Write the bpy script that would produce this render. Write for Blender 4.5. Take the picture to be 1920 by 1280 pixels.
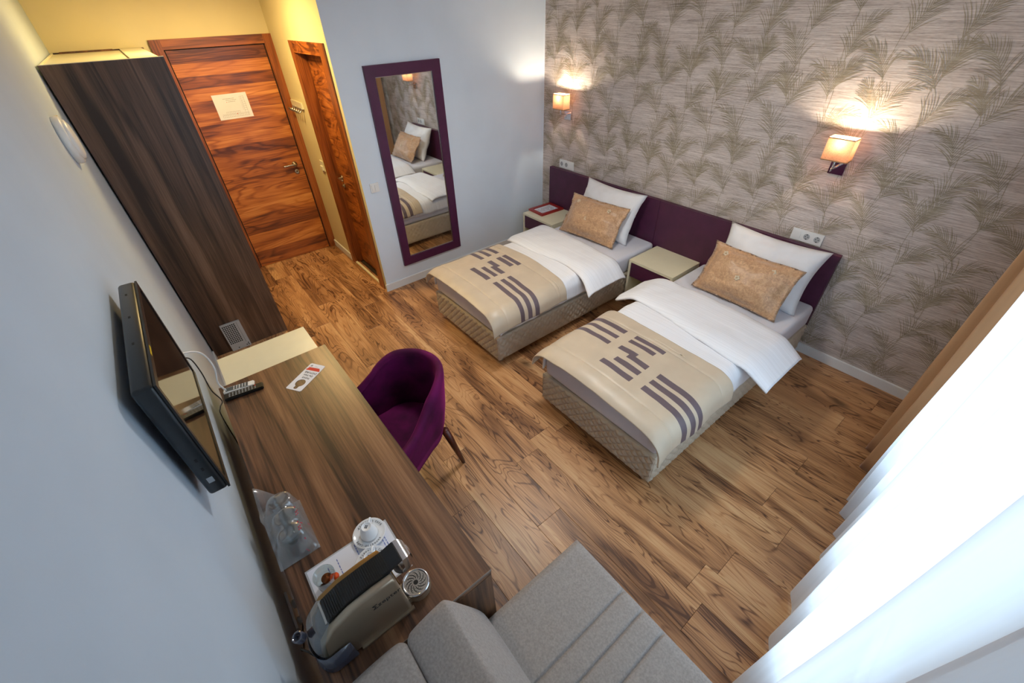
import bpy, bmesh, math, random
from mathutils import Vector, Matrix, noise
random.seed(7)
PI = math.pi
for o in list(bpy.data.objects):
    bpy.data.objects.remove(o)
SC = bpy.context.scene
COL = SC.collection

# ------------------------------------------------------------------ camera
cam = bpy.data.cameras.new('camera')
cam.lens = 14.765
cam.sensor_width = 36
cam.clip_start = 0.02
camo = bpy.data.objects.new('camera', cam)
COL.objects.link(camo)
camo.matrix_world = Matrix(((0.6276088, -0.4719816, 0.6191450, 3.792648),
                            (0.7779742, 0.4102270, -0.4758884, -3.471402),
                            (-0.0293795, 0.7803507, 0.6246516, 2.299492),
                            (0, 0, 0, 1)))
SC.camera = camo

# ------------------------------------------------------------------ world, exposure, daylight
W = bpy.data.worlds.new('sky')
SC.world = W
W.use_nodes = True
bgn = W.node_tree.nodes['Background']
wn, wl_ = W.node_tree.nodes, W.node_tree.links
wtc = wn.new('ShaderNodeTexCoord'); wsp = wn.new('ShaderNodeSeparateXYZ'); wrp = wn.new('ShaderNodeValToRGB')
wl_.new(wtc.outputs['Generated'], wsp.inputs[0]); wl_.new(wsp.outputs['Z'], wrp.inputs[0]); wl_.new(wrp.outputs[0], bgn.inputs['Color'])
wrp.color_ramp.elements[0].position = 0.0; wrp.color_ramp.elements[0].color = (.34, .37, .40, 1)      # ground below the horizon
wrp.color_ramp.elements[1].position = 0.06; wrp.color_ramp.elements[1].color = (.73, .87, 1.0, 1)     # overcast sky
bgn.inputs['Strength'].default_value = 4.2
SC.view_settings.view_transform = 'Standard'
SC.view_settings.look = 'None'
SC.view_settings.gamma = 1
SC.view_settings.use_curve_mapping = False
SC.view_settings.exposure = 0.80

def light(name, kind, loc, energy, color, **kw):
    l = bpy.data.lights.new(name, kind)
    l.energy = energy
    l.color = color
    for k, v in kw.items():
        setattr(l, k, v)
    o = bpy.data.objects.new(name, l)
    o.location = loc
    COL.objects.link(o)
    return o

WY0, WY1, WZ0, WZ1 = -2.86, -0.45, 0.45, 2.48          # window opening in the curtain-side wall
portal = light('window_portal', 'AREA', (4.20, (WY0 + WY1) / 2, (WZ0 + WZ1) / 2), 1, (1, 1, 1),
               shape='RECTANGLE', size=WZ1 - WZ0, size_y=WY1 - WY0)
portal.rotation_euler = (0, PI / 2, 0)
portal.data.cycles.is_portal = True
SC.cycles.use_denoising = True
SC.cycles.max_bounces = 10
SC.cycles.diffuse_bounces = 6
SC.cycles.transparent_max_bounces = 16
SC.cycles.sample_clamp_indirect = 6

# ------------------------------------------------------------------ materials
def lin(c):
    r = []
    for v in c[:3]:
        v /= 255.0
        r.append(v / 12.92 if v <= .04045 else ((v + .055) / 1.055) ** 2.4)
    return (*r, 1)

class NT:
    def __init__(s, name):
        s.m = bpy.data.materials.new(name)
        s.m.use_nodes = True
        s.t = s.m.node_tree
        s.b = s.t.nodes['Principled BSDF']
        s.out = s.t.nodes['Material Output']
    def n(s, typ, **kw):
        nd = s.t.nodes.new(typ)
        for k, v in kw.items():
            if isinstance(k, str) and hasattr(nd, k):
                setattr(nd, k, v)
        return nd
    def l(s, a, b):
        s.t.links.new(a, b)
    def coord(s, scale=(1, 1, 1), rand=0):
        tc = s.n('ShaderNodeTexCoord')
        mp = s.n('ShaderNodeMapping')
        mp.inputs['Scale'].default_value = scale
        src = tc.outputs['Object']
        if rand:
            oi = s.n('ShaderNodeObjectInfo')
            mu = s.n('ShaderNodeVectorMath', operation='SCALE')
            mu.inputs[0].default_value = (rand, rand * .7, rand * 1.3)
            s.l(oi.outputs['Random'], mu.inputs['Scale'])
            ad = s.n('ShaderNodeVectorMath', operation='ADD')
            s.l(src, ad.inputs[0]); s.l(mu.outputs[0], ad.inputs[1])
            src = ad.outputs[0]
        s.l(src, mp.inputs[0])
        return mp.outputs[0]
    def noise(s, vec, scale, detail=3, dist=0, rough=.5):
        nd = s.n('ShaderNodeTexNoise')
        nd.inputs['Scale'].default_value = scale
        nd.inputs['Detail'].default_value = detail
        nd.inputs['Distortion'].default_value = dist
        nd.inputs['Roughness'].default_value = rough
        s.l(vec, nd.inputs['Vector'])
        return nd.outputs['Fac']
    def math(s, op, a, b=None, clamp=False):
        nd = s.n('ShaderNodeMath', operation=op, use_clamp=clamp)
        for i, v in enumerate((a, b)):
            if v is None: continue
            if isinstance(v, (int, float)): nd.inputs[i].default_value = v
            else: s.l(v, nd.inputs[i])
        return nd.outputs[0]
    def ramp(s, fac, stops):
        nd = s.n('ShaderNodeValToRGB')
        el = nd.color_ramp.elements
        while len(el) < len(stops): el.new(.5)
        for e, (p, c) in zip(el, stops):
            e.position = p; e.color = lin(c)
        s.l(fac, nd.inputs[0])
        return nd.outputs[0]
    def bump(s, h, strength, dist=.002):
        nd = s.n('ShaderNodeBump')
        nd.inputs['Strength'].default_value = strength
        nd.inputs['Distance'].default_value = dist
        s.l(h, nd.inputs['Height'])
        s.l(nd.outputs[0], s.b.inputs['Normal'])
    def set(s, **kw):
        for k, v in kw.items():
            s.b.inputs[k.replace('_', ' ')].default_value = v
        return s

def plain(name, c, rough=.5, metal=0, var=.04, vscale=12, bump=0, bscale=150, sheen=0, spec=.5, sheen_tint=None, emit=0, stretch=(1, 1, 1)):
    t = NT(name)
    v = t.coord(stretch)
    f = t.noise(v, vscale, 3)
    lo = tuple(max(0, x * (1 - var)) for x in c); hi = tuple(min(255, x * (1 + var)) for x in c)
    t.l(t.ramp(f, [(.3, lo), (.7, hi)]), t.b.inputs['Base Color'])
    t.set(Roughness=rough, Metallic=metal, Specular_IOR_Level=spec)
    if sheen:
        t.b.inputs['Sheen Weight'].default_value = sheen
        t.b.inputs['Sheen Roughness'].default_value = .35
        if sheen_tint: t.b.inputs['Sheen Tint'].default_value = lin(sheen_tint)
    if bump:
        t.bump(t.noise(v, bscale, 2), bump)
    return t.m

def wood(name, stops, axis, rings=9, low=2.2, along=.35, fibre=110, rough=.45, rand=0, tone=0, knots=0, dist=.8, wr=.30, wl=1.0, wf=.6, bump=.12, bands=0, sharp=5, baxis=2):
    """grain along axis: broad figure, fine fibre and thin dark cathedral lines"""
    t = NT(name)
    sc = [1.0, 1.0, 1.0]; sc[axis] = along
    v = t.coord(tuple(sc), rand)
    lowf = t.noise(v, low, 3, dist)
    med = t.noise(v, low * 1.3, 2, dist * .6)
    sn = t.math('SINE', t.math('MULTIPLY', med, rings * 6.283))
    line = t.math('POWER', t.math('ADD', t.math('MULTIPLY', sn, .5), .5), sharp)
    msk = t.noise(v, low * .8, 2)
    line = t.math('MULTIPLY', line, t.math('MULTIPLY', t.math('SUBTRACT', msk, .28, True), 3.0, True))
    sf = [1.0, 1.0, 1.0]; sf[axis] = .03
    vf = t.coord(tuple(sf), rand)
    fib = t.noise(vf, fibre, 3)
    f = t.math('ADD', t.math('MULTIPLY', t.math('SUBTRACT', lowf, .5), wl), t.math('MULTIPLY', t.math('SUBTRACT', fib, .5), wf))
    f = t.math('SUBTRACT', t.math('ADD', f, .5), t.math('MULTIPLY', line, wr))
    if tone:
        oi = t.n('ShaderNodeObjectInfo')
        f = t.math('ADD', f, t.math('MULTIPLY', t.math('SUBTRACT', oi.outputs['Random'], .5), tone))
    if bands:
        sp = t.n('ShaderNodeSeparateXYZ'); t.l(t.coord(), sp.inputs[0])
        wob = t.noise(v, .9, 2)
        c = t.math('ADD', t.math('MULTIPLY', sp.outputs[baxis], bands), t.math('MULTIPLY', wob, .5))
        wn_ = t.n('ShaderNodeTexWhiteNoise', noise_dimensions='1D'); t.l(t.math('FLOOR', c), wn_.inputs['W'])
        f = t.math('ADD', f, t.math('MULTIPLY', t.math('SUBTRACT', wn_.outputs['Value'], .5), .34))
    col = t.ramp(f, stops)
    if knots:
        sk = [5.0, 5.0, 5.0]; sk[axis] = 2.6
        vk = t.coord(tuple(sk), rand)
        dn = t.n('ShaderNodeTexNoise'); dn.inputs['Scale'].default_value = 1.5; t.l(vk, dn.inputs['Vector'])
        mx = t.n('ShaderNodeMix', data_type='VECTOR'); mx.inputs['Factor'].default_value = .12
        t.l(vk, mx.inputs['A']); t.l(dn.outputs['Color'], mx.inputs['B'])
        vo = t.n('ShaderNodeTexVoronoi'); vo.inputs['Scale'].default_value = 1.0
        t.l(mx.outputs['Result'], vo.inputs['Vector'])
        sep = t.n('ShaderNodeSeparateColor'); t.l(vo.outputs['Color'], sep.inputs[0])
        has = t.math('GREATER_THAN', sep.outputs[0], 1 - knots)
        mk = t.n('ShaderNodeMapRange'); mk.inputs['From Min'].default_value = .22; mk.inputs['From Max'].default_value = .05
        t.l(vo.outputs['Distance'], mk.inputs['Value'])
        kf = t.math('MULTIPLY', t.math('MULTIPLY', mk.outputs[0], has), .7)
        mc = t.n('ShaderNodeMix', data_type='RGBA'); t.l(kf, mc.inputs['Factor'])
        t.l(col, mc.inputs['A']); mc.inputs['B'].default_value = lin(tuple(x * .6 for x in stops[0][1]))
        col = mc.outputs['Result']
    t.l(col, t.b.inputs['Base Color'])
    t.set(Roughness=rough)
    if bump: t.bump(t.math('SUBTRACT', fib, t.math('MULTIPLY', line, .4)), bump, .001)
    return t.m

def glassy(name, tint, gloss=.12, rough=.03, diffuse=0, dcol=(230, 235, 240)):
    t = NT(name)
    t.t.nodes.remove(t.b)
    tr = t.n('ShaderNodeBsdfTransparent'); tr.inputs[0].default_value = lin(tint)
    gl = t.n('ShaderNodeBsdfGlossy'); gl.inputs['Roughness'].default_value = rough
    lw = t.n('ShaderNodeLayerWeight'); lw.inputs['Blend'].default_value = .35
    fac = t.math('ADD', t.math('MULTIPLY', lw.outputs['Facing'], .62), gloss * .4, True)
    mx = t.n('ShaderNodeMixShader'); t.l(fac, mx.inputs[0]); t.l(tr.outputs[0], mx.inputs[1]); t.l(gl.outputs[0], mx.inputs[2])
    last = mx.outputs[0]
    if diffuse:
        df = t.n('ShaderNodeBsdfDiffuse'); df.inputs[0].default_value = lin(dcol)
        m2 = t.n('ShaderNodeMixShader'); m2.inputs[0].default_value = diffuse
        t.l(last, m2.inputs[1]); t.l(df.outputs[0], m2.inputs[2]); last = m2.outputs[0]
    t.l(last, t.out.inputs[0])
    return t.m

def cloth_thin(name, c, transp, transl, diff):
    t = NT(name)
    t.t.nodes.remove(t.b)
    v = t.coord((1, 1, .02))
    f = t.noise(v, 40, 2)
    col = t.ramp(f, [(.3, tuple(x * .97 for x in c)), (.7, c)])
    tp = t.n('ShaderNodeBsdfTransparent')
    tl = t.n('ShaderNodeBsdfTranslucent'); t.l(col, tl.inputs[0])
    df = t.n('ShaderNodeBsdfDiffuse'); t.l(col, df.inputs[0])
    lw = t.n('ShaderNodeLayerWeight'); lw.inputs['Blend'].default_value = .5
    m1 = t.n('ShaderNodeMixShader')
    t.l(t.math('ADD', t.math('MULTIPLY', t.math('POWER', lw.outputs['Facing'], 2.0), .55), diff / (diff + transl) * .6, True), m1.inputs[0])
    t.l(tl.outputs[0], m1.inputs[1]); t.l(df.outputs[0], m1.inputs[2])
    m2 = t.n('ShaderNodeMixShader'); m2.inputs[0].default_value = 1 - transp
    t.l(tp.outputs[0], m2.inputs[1]); t.l(m1.outputs[0], m2.inputs[2])
    t.l(m2.outputs[0], t.out.inputs[0])
    return t.m

def wallpaper(name, dark, light, mid):
    t = NT(name)
    v = t.coord((7, 7, 330))
    f = t.noise(v, 1.0, 4, .3, .6)
    v2 = t.coord((40, 40, 700))
    g = t.noise(v2, 1.0, 2)
    big = t.noise(t.coord((1, 1, 6)), 2.0, 2)
    ff = t.math('ADD', t.math('ADD', t.math('MULTIPLY', f, .6), t.math('MULTIPLY', g, .25)), t.math('MULTIPLY', big, .15))
    t.l(t.ramp(ff, [(.36, dark), (.5, mid), (.62, light)]), t.b.inputs['Base Color'])
    t.set(Roughness=.6)
    t.bump(ff, .25, .001)
    return t.m

M = {}
M['wall_tv_shaded'] = plain('wall_paint_shaded', (190, 204, 218), .75, var=.012, vscale=3, bump=.08, bscale=260)  # same room paint, with this wall's dimmer light put into the colour
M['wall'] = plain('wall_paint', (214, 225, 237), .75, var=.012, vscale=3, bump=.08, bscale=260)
M['cream_wall'] = plain('cream_wall_paint', (216, 204, 160), .75, var=.012, vscale=3, bump=.08, bscale=260)
M['ceiling'] = plain('ceiling_paint', (236, 236, 235), .85, var=.01)
M['trimwhite'] = plain('white_trim', (224, 226, 226), .4, var=.01)
M['paper'] = wallpaper('wallpaper_linen', (138, 125, 118), (216, 206, 200), (190, 178, 171))
M['frond'] = wallpaper('wallpaper_frond_ink', (114, 103, 84), (182, 170, 149), (156, 144, 124))
M['plank'] = wood('floor_plank_wood', [(.16, (84, 52, 31)), (.36, (140, 98, 63)), (.56, (182, 135, 91)), (.80, (208, 168, 122))], 0,
                  rings=16, low=5.5, along=.17, fibre=130, rough=.40, rand=37, tone=.10, knots=.16, dist=.9, wr=.34, wl=1.3, wf=.5, bump=.25, sharp=9)
M['subfloor'] = plain('subfloor', (48, 34, 24), .9)
M['door'] = wood('walnut_veneer_horizontal', [(.22, (84, 40, 17)), (.42, (146, 80, 32)), (.58, (182, 108, 46)), (.78, (216, 146, 74))], 1,
                 rings=7, low=5.0, along=.18, fibre=100, rough=.34, dist=1.0, wr=.22, wl=.8, wf=.5, bands=10, sharp=3)
M['doorframe'] = wood('walnut_veneer_vertical', [(.25, (92, 46, 20)), (.5, (146, 80, 35)), (.75, (176, 104, 50))], 2,
                      rings=5, low=8, along=.10, fibre=120, rough=.36, wr=.15)
M['doorhead'] = wood('walnut_veneer_head', [(.25, (92, 46, 20)), (.5, (146, 80, 35)), (.75, (176, 104, 50))], 1,
                     rings=5, low=8, along=.10, fibre=120, rough=.36, wr=.15)
M['doorx'] = wood('walnut_veneer_cross', [(.22, (84, 40, 17)), (.42, (144, 78, 32)), (.58, (178, 104, 46)), (.78, (208, 136, 68))], 0,
                  rings=7, low=5, along=.35, fibre=90, rough=.34, dist=1.4, wr=.25, wl=.8, sharp=3)
lam = [(.22, (48, 34, 27)), (.42, (82, 61, 48)), (.56, (104, 79, 62)), (.76, (126, 99, 80))]
M['lamv'] = wood('dark_walnut_laminate_vertical', lam, 2, rings=5, low=5, along=.06, fibre=150, rough=.4, dist=.5, wr=.22, wl=1.3, wf=.5, sharp=4)
lam2 = [(.22, (52, 33, 22)), (.40, (92, 62, 42)), (.56, (118, 82, 56)), (.76, (144, 106, 76))]
M['lamx'] = wood('dark_walnut_laminate_long', lam2, 0, rings=6, low=7, along=.06, fibre=150, rough=.36, dist=.5, wr=.26, wl=1.2, wf=.5, sharp=4)
M['lamv2'] = wood('dark_walnut_laminate_end', lam2, 2, rings=6, low=9, along=.06, fibre=150, rough=.4, dist=.5, wr=.22, wl=1.2, wf=.5, sharp=4)
M['cream'] = plain('cream_lacquer', (222, 216, 188), .3, var=.01)
M['edge'] = plain('edge_band', (128, 116, 106), .4)
M['purple'] = plain('plum_leatherette', (74, 30, 58), .45, var=.06, bump=.15, bscale=500)
M['plumframe'] = plain('plum_frame', (74, 24, 62), .45, var=.05, bump=.08, bscale=400)
M['velvet'] = plain('purple_velvet', (78, 5, 58), .8, var=.25, vscale=9, sheen=.38, sheen_tint=(220, 60, 160), spec=.2)
M['darkred'] = wood('cherry_leg_wood', [(.3, (60, 24, 14)), (.7, (104, 44, 24))], 2, along=.1, low=20, rough=.35)
M['mirror'] = plain('mirror_glass', (240, 243, 243), .02, metal=1, var=0)
M['chrome'] = plain('chrome', (215, 215, 218), .12, metal=1, var=.01)
M['steel'] = plain('brushed_steel', (190, 186, 178), .28, metal=1, var=.03)
M['white'] = plain('white_plastic', (228, 228, 226), .35, var=.01)
M['black'] = plain('black_plastic', (18, 19, 20), .4, var=.05)
M['rib'] = plain('satin_black_plastic', (26, 30, 31), .28, var=.03)
M['slot'] = plain('dark_hole', (14, 14, 15), .7)
M['grey'] = plain('grey_plastic', (176, 178, 180), .5, var=.02)
M['screen'] = plain('glossy_black_screen', (6, 6, 8), .06, var=0, spec=.9)
M['tvbody'] = plain('tv_shell', (26, 32, 36), .32, var=.05)
M['quilt'] = plain('beige_leatherette', (187, 174, 155), .48, var=.03, bump=.1, bscale=350)
M['sheet'] = plain('white_sheet', (214, 215, 224), .75, var=.015, vscale=8, bump=.25, bscale=30)
M['duvet'] = plain('white_duvet_stripe', (230, 231, 235), .7, var=.025, vscale=90, stretch=(.01, 1, .01), bump=.2, bscale=90)
M['pillow'] = plain('white_pillow', (226, 226, 228), .72, var=.015, vscale=10, bump=.2, bscale=25)
M['throw'] = plain('champagne_satin', (194, 177, 154), .42, var=.03, vscale=7, sheen=.25, bump=.12, bscale=14)
M['stripe'] = plain('mauve_print', (100, 86, 92), .45, var=.04, vscale=7)
M['underside'] = plain('brown_satin_underside', (150, 118, 84), .5)
def damask(name, a, b):
    t = NT(name)
    f = t.noise(t.coord(), 42, 4, 1.6, .6)
    t.l(t.ramp(f, [(.35, a), (.55, b), (.7, tuple(min(255, x * 1.08) for x in b))]), t.b.inputs['Base Color'])
    r = t.n('ShaderNodeMapRange'); r.inputs['To Min'].default_value = .3; r.inputs['To Max'].default_value = .55
    t.l(f, r.inputs['Value']); t.l(r.outputs[0], t.b.inputs['Roughness'])
    t.b.inputs['Sheen Weight'].default_value = .3
    t.bump(f, .3, .002)
    return t.m
M['damask'] = damask('gold_damask', (172, 130, 94), (196, 156, 118))
M['flower'] = plain('pale_embroidery', (206, 186, 156), .5)
M['shade'] = None
M['brown'] = plain('brown_curtain', (176, 136, 98), .75, var=.04, vscale=30, stretch=(1, 1, .05), sheen=.2)
M['sheer'] = cloth_thin('sheer_voile', (240, 244, 250), .07, .66, .27)
M['pane'] = glassy('window_glass', (245, 250, 252), .08)
M['glass'] = glassy('clear_glass', (236, 244, 244), .25)
M['bag'] = glassy('frosted_plastic_bag', (236, 238, 241), .34, .18, .09)
M['tank'] = glassy('smoky_clear_tank', (150, 156, 176), .3, .12, .25, (120, 126, 150))
M['gold'] = plain('champagne_metal', (176, 160, 138), .36, metal=.75, var=.02)
M['goldedge'] = plain('warm_gold_edge', (150, 112, 58), .35, metal=.5)
M['sofa'] = plain('grey_heather_fabric', (152, 145, 140), .9, var=.07, vscale=140, bump=.25, bscale=420, sheen=.15)
M['sheetpaper'] = plain('white_paper', (222, 224, 232), .6, var=.01)
M['ink'] = plain('grey_ink', (88, 90, 98), .7)
M['blueink'] = plain('blue_ink', (104, 118, 178), .7)
M['blackink'] = plain('black_ink', (28, 28, 32), .7)
M['redink'] = plain('red_print', (200, 46, 34), .6)
M['pinkink'] = plain('magenta_print', (176, 28, 62), .6)
M['red'] = plain('red_lacquer', (150, 28, 22), .35)
M['porcelain'] = plain('white_porcelain', (232, 234, 236), .15, var=.005)
M['capsule'] = plain('bronze_foil', (120, 62, 22), .3, metal=.6)
M['capsule_dark'] = plain('brown_foil', (74, 52, 42), .35, metal=.5)
M['orange'] = plain('orange_foil', (226, 84, 22), .35, metal=.2)
M['yellow'] = plain('yellow_sticker', (222, 190, 30), .5)
M['keys'] = plain('grey_keys', (150, 154, 158), .5)
M['lcd'] = plain('lcd_grey', (70, 78, 84), .3)
def emit_mat(name, c, strength):
    t = NT(name)
    t.set(Base_Color=lin(c), Emission_Color=lin(c), Emission_Strength=strength)
    return t.m
def shade_mat():
    t = NT('apricot_lampshade')
    t.t.nodes.remove(t.b)
    f = t.noise(t.coord((1, 1, 1)), 160, 2)
    col = t.ramp(f, [(.3, (210, 152, 112)), (.7, (222, 168, 128))])
    tl = t.n('ShaderNodeBsdfTranslucent'); t.l(col, tl.inputs[0])
    df = t.n('ShaderNodeBsdfDiffuse'); t.l(col, df.inputs[0])
    mx = t.n('ShaderNodeMixShader'); mx.inputs[0].default_value = .93
    t.l(tl.outputs[0], mx.inputs[1]); t.l(df.outputs[0], mx.inputs[2]); t.l(mx.outputs[0], t.out.inputs[0])
    return t.m
M['shade'] = shade_mat()
M['bulb'] = emit_mat('lamp_bulb', (255, 220, 165), 12)
M['diffuser_fill'] = emit_mat('bedroom_fill_diffuser', (255, 248, 240), 3)  # glow of the added bedroom fill lamp
M['diffuser'] = emit_mat('ceiling_lamp_diffuser', (255, 206, 130), 12)

# ------------------------------------------------------------------ object helpers (everything is laid out in world metres)
BASE = {}
def thing(name, label, cat, loc=(0, 0, 0), group=None):
    o = bpy.data.objects.new(name, None)
    COL.objects.link(o)
    o.location = loc
    o.empty_display_size = .05
    BASE[o] = Vector(loc)
    return tag(o, label, cat, group)
def tag(o, label, cat, group=None):
    o['label'] = label; o['category'] = cat
    if group: o['group'] = group
    return o
def ob(name, bm, mat, parent=None, smooth=False, kind=None, label=None, bevel=0):
    if bevel:
        bmesh.ops.bevel(bm, geom=[e for e in bm.edges if e.calc_face_angle(0) > .5], offset=bevel, segments=2, affect='EDGES', profile=.5)
    me = bpy.data.meshes.new(name)
    if parent is not None:
        base = BASE[parent]
    else:
        xs = [v.co for v in bm.verts]
        base = Vector(((min(c.x for c in xs) + max(c.x for c in xs)) / 2, (min(c.y for c in xs) + max(c.y for c in xs)) / 2, min(c.z for c in xs)))
    bmesh.ops.translate(bm, verts=bm.verts, vec=-base)
    bm.to_mesh(me); bm.free()
    for m in (mat if isinstance(mat, (list, tuple)) else [mat]): me.materials.append(m)
    if smooth:
        for p in me.polygons: p.use_smooth = True
    o = bpy.data.objects.new(name, me)
    COL.objects.link(o)
    if parent is not None: o.parent = parent
    else: o.location = base
    BASE[o] = base
    if kind: o['kind'] = kind
    if label: o['label'] = label
    return o
def autosmooth(o, ang=.7):
    for p in o.data.polygons: p.use_smooth = True
    try: o.data.set_sharp_from_angle(angle=ang)
    except Exception: pass
    return o
def nb(): return bmesh.new()
def box(bm, x0, x1, y0, y1, z0, z1, mtx=None, mi=0):
    vs = [bm.verts.new((x, y, z)) for z in (z0, z1) for y in (y0, y1) for x in (x0, x1)]
    if mtx is not None:
        for v in vs: v.co = mtx @ v.co
    for f in ((0, 2, 3, 1), (4, 5, 7, 6), (0, 1, 5, 4), (2, 6, 7, 3), (0, 4, 6, 2), (1, 3, 7, 5)):
        bm.faces.new([vs[i] for i in f]).material_index = mi
    return bm
def B(x0, x1, y0, y1, z0, z1): return box(nb(), x0, x1, y0, y1, z0, z1)
def quad(bm, pts, mi=0):
    f = bm.faces.new([bm.verts.new(p) for p in pts]); f.material_index = mi
    return f
def lathe(bm, c, prof, axis=(0, 0, 1), seg=24, closed=False, mi=0):
    az = Vector(axis).normalized()
    ax = az.orthogonal().normalized(); ay = az.cross(ax)
    rings = []
    for r, h in prof:
        if r < 1e-6: rings.append([bm.verts.new(Vector(c) + az * h)])
        else: rings.append([bm.verts.new(Vector(c) + az * h + (ax * math.cos(a) + ay * math.sin(a)) * r) for a in [2 * PI * i / seg for i in range(seg)]])
    pairs = list(zip(rings, rings[1:]))
    if closed: pairs.append((rings[-1], rings[0]))
    for a, b in pairs:
        for i in range(seg):
            j = (i + 1) % seg
            q = []
            for v in (a[i % len(a)], a[j % len(a)], b[j % len(b)], b[i % len(b)]):
                if v not in q: q.append(v)
            if len(q) > 2:
                try: bm.faces.new(q).material_index = mi
                except ValueError: pass
    return bm
def tube(bm, pts, r, seg=8):
    pts = [Vector(p) for p in pts]
    rings = []
    up = None
    for i, p in enumerate(pts):
        d = (pts[min(i + 1, len(pts) - 1)] - pts[max(i - 1, 0)]).normalized()
        a = d.orthogonal().normalized() if up is None else (up - d * up.dot(d)).normalized()
        up = a
        b = d.cross(a)
        rr = r[i] if isinstance(r, (list, tuple)) else r
        rings.append([bm.verts.new(p + (a * math.cos(t) + b * math.sin(t)) * rr) for t in [2 * PI * k / seg for k in range(seg)]])
    for a, b in zip(rings, rings[1:]):
        for i in range(seg): bm.faces.new((a[i], a[(i + 1) % seg], b[(i + 1) % seg], b[i]))
    bm.faces.new(rings[0][::-1]); bm.faces.new(rings[-1])
    return bm
def spline(pts, n=8):
    P = [Vector(p) for p in pts]; out = []
    for i in range(len(P) - 1):
        p0, p1, p2, p3 = P[max(i - 1, 0)], P[i], P[i + 1], P[min(i + 2, len(P) - 1)]
        for k in range(n):
            t = k / n
            out.append(.5 * ((2 * p1) + (p2 - p0) * t + (2 * p0 - 5 * p1 + 4 * p2 - p3) * t * t + (3 * p1 - p0 - 3 * p2 + p3) * t ** 3))
    return out + [P[-1]]
def grid(bm, fn, nu, nv, mi=None):
    vs = [[bm.verts.new(fn(i / nu, j / nv)) for j in range(nv + 1)] for i in range(nu + 1)]
    for i in range(nu):
        for j in range(nv):
            f = bm.faces.new((vs[i][j], vs[i + 1][j], vs[i + 1][j + 1], vs[i][j + 1]))
            if mi: f.material_index = mi((i + .5) / nu, (j + .5) / nv)
    return bm
def extrude(bm, poly, axis, a, b):
    """poly: closed 2D outline in the two other axes (in xyz order), extruded along axis from a to b"""
    def P(p, t):
        q = list(p); q.insert(axis, t); return q
    va = [bm.verts.new(P(p, a)) for p in poly]; vb = [bm.verts.new(P(p, b)) for p in poly]
    n = len(poly)
    for i in range(n): bm.faces.new((va[i], va[(i + 1) % n], vb[(i + 1) % n], vb[i]))
    bm.faces.new(va[::-1]); bm.faces.new(vb)
    bmesh.ops.recalc_face_normals(bm, faces=bm.faces)
    return bm
def solid(o, t, off=-1):
    m = o.modifiers.new('thickness', 'SOLIDIFY'); m.thickness = t; m.offset = off
    return o
def lettering(bm, body, size, mtx, align='CENTER', thick=.0004):
    c = bpy.data.curves.new('text', 'FONT')
    c.body = body; c.size = size; c.align_x = align; c.align_y = 'CENTER'; c.extrude = thick; c.resolution_u = 2
    t = bpy.data.objects.new('text', c); COL.objects.link(t)
    me = bpy.data.meshes.new_from_object(t)
    me.transform(mtx)
    bm.from_mesh(me)
    bpy.data.objects.remove(t); bpy.data.meshes.remove(me); bpy.data.curves.remove(c)
    return bm
def frame_mtx(o, right, up):
    r = Vector(right).normalized(); u = Vector(up).normalized(); n = r.cross(u)
    return Matrix(((r.x, u.x, n.x, o[0]), (r.y, u.y, n.y, o[1]), (r.z, u.z, n.z, o[2]), (0, 0, 0, 1)))
def dup(root, delta, label=None, group=None):
    """copy a thing with its parts and sub-parts"""
    r = root.copy(); COL.objects.link(r)
    r.location = root.location + Vector(delta)
    BASE[r] = BASE[root] + Vector(delta)
    if label: r['label'] = label
    if group: r['group'] = group
    for ch in list(root.children):
        c = ch.copy(); COL.objects.link(c); c.parent = r; BASE[c] = BASE[r]
        for g in list(ch.children):
            d = g.copy(); COL.objects.link(d); d.parent = c; BASE[d] = BASE[r]
    return r
def struct(name, bm, mat, parent=None, **kw):
    o = ob(name, bm, mat, parent, **kw)
    if parent is None: o['kind'] = 'structure'
    return o

# ------------------------------------------------------------------ room shell
YT, XD, YB, XW, ZC = -3.795, -1.504, -2.168, 4.12, 2.62      # TV wall, door wall, bathroom wall, window wall, ceiling
floor = struct('floor', B(XD - .1, XW + .15, YT - .1, .1, -.05, -.009), M['subfloor'])
rows = []
y = -1.58
while y < 0: y += .18
k = 0
while y > YT:
    y0, y1 = max(y - .18, YT), min(y, 0)
    xs, xe = (XD if y1 <= YB + .1 else 0.0), XW
    off = {-1.58: 3.81, -2.12: 3.62}.get(round(y, 2))
    if off is None: off = random.uniform(0, 1.2)
    cuts = [xs] + sorted(c for c in (off + 1.2 * n for n in range(-6, 6)) if xs + .08 < c < xe - .08) + [xe]
    for a, b in zip(cuts, cuts[1:]):
        g = .0005
        bm = B(a + g, b - g, y0 + g, y1 - g, -.009, 0)
        bmesh.ops.bevel(bm, geom=[e for e in bm.edges if all(v.co.z > -.001 for v in e.verts)], offset=.0011, segments=1, affect='EDGES')
        ob('plank', bm, M['plank'], floor)
    y -= .18
struct('ceiling', B(XD - .1, XW + .15, YT - .1, .1, ZC, ZC + .08), M['ceiling'])
wall_bed = struct('wall_headboard', B(-.1, XW + .15, 0, .1, -.02, ZC), M['paper'])
struct('wall_mirror', B(-.1, 0, YB, 0, -.02, ZC), M['wall'])
struct('wall_television', B(XD - .1, XW + .15, YT - .1, YT, -.02, ZC), M['wall_tv_shaded'])
struct('wall_entrance', B(XD - .1, XD, YT, YB + .1, -.02, ZC), M['cream_wall'])
bm = B(XD, -.93, YB, YB + .1, -.02, ZC)
box(bm, -.93, -.1, YB, YB + .1, 2.06, ZC)
box(bm, -.1, -.0005, YB - .0005, YB, -.02, ZC)
box(bm, -.93, -.1, YB + .1, YB + .12, -.02, 2.06)
struct('wall_bathroom', bm, M['cream_wall'])
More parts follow.
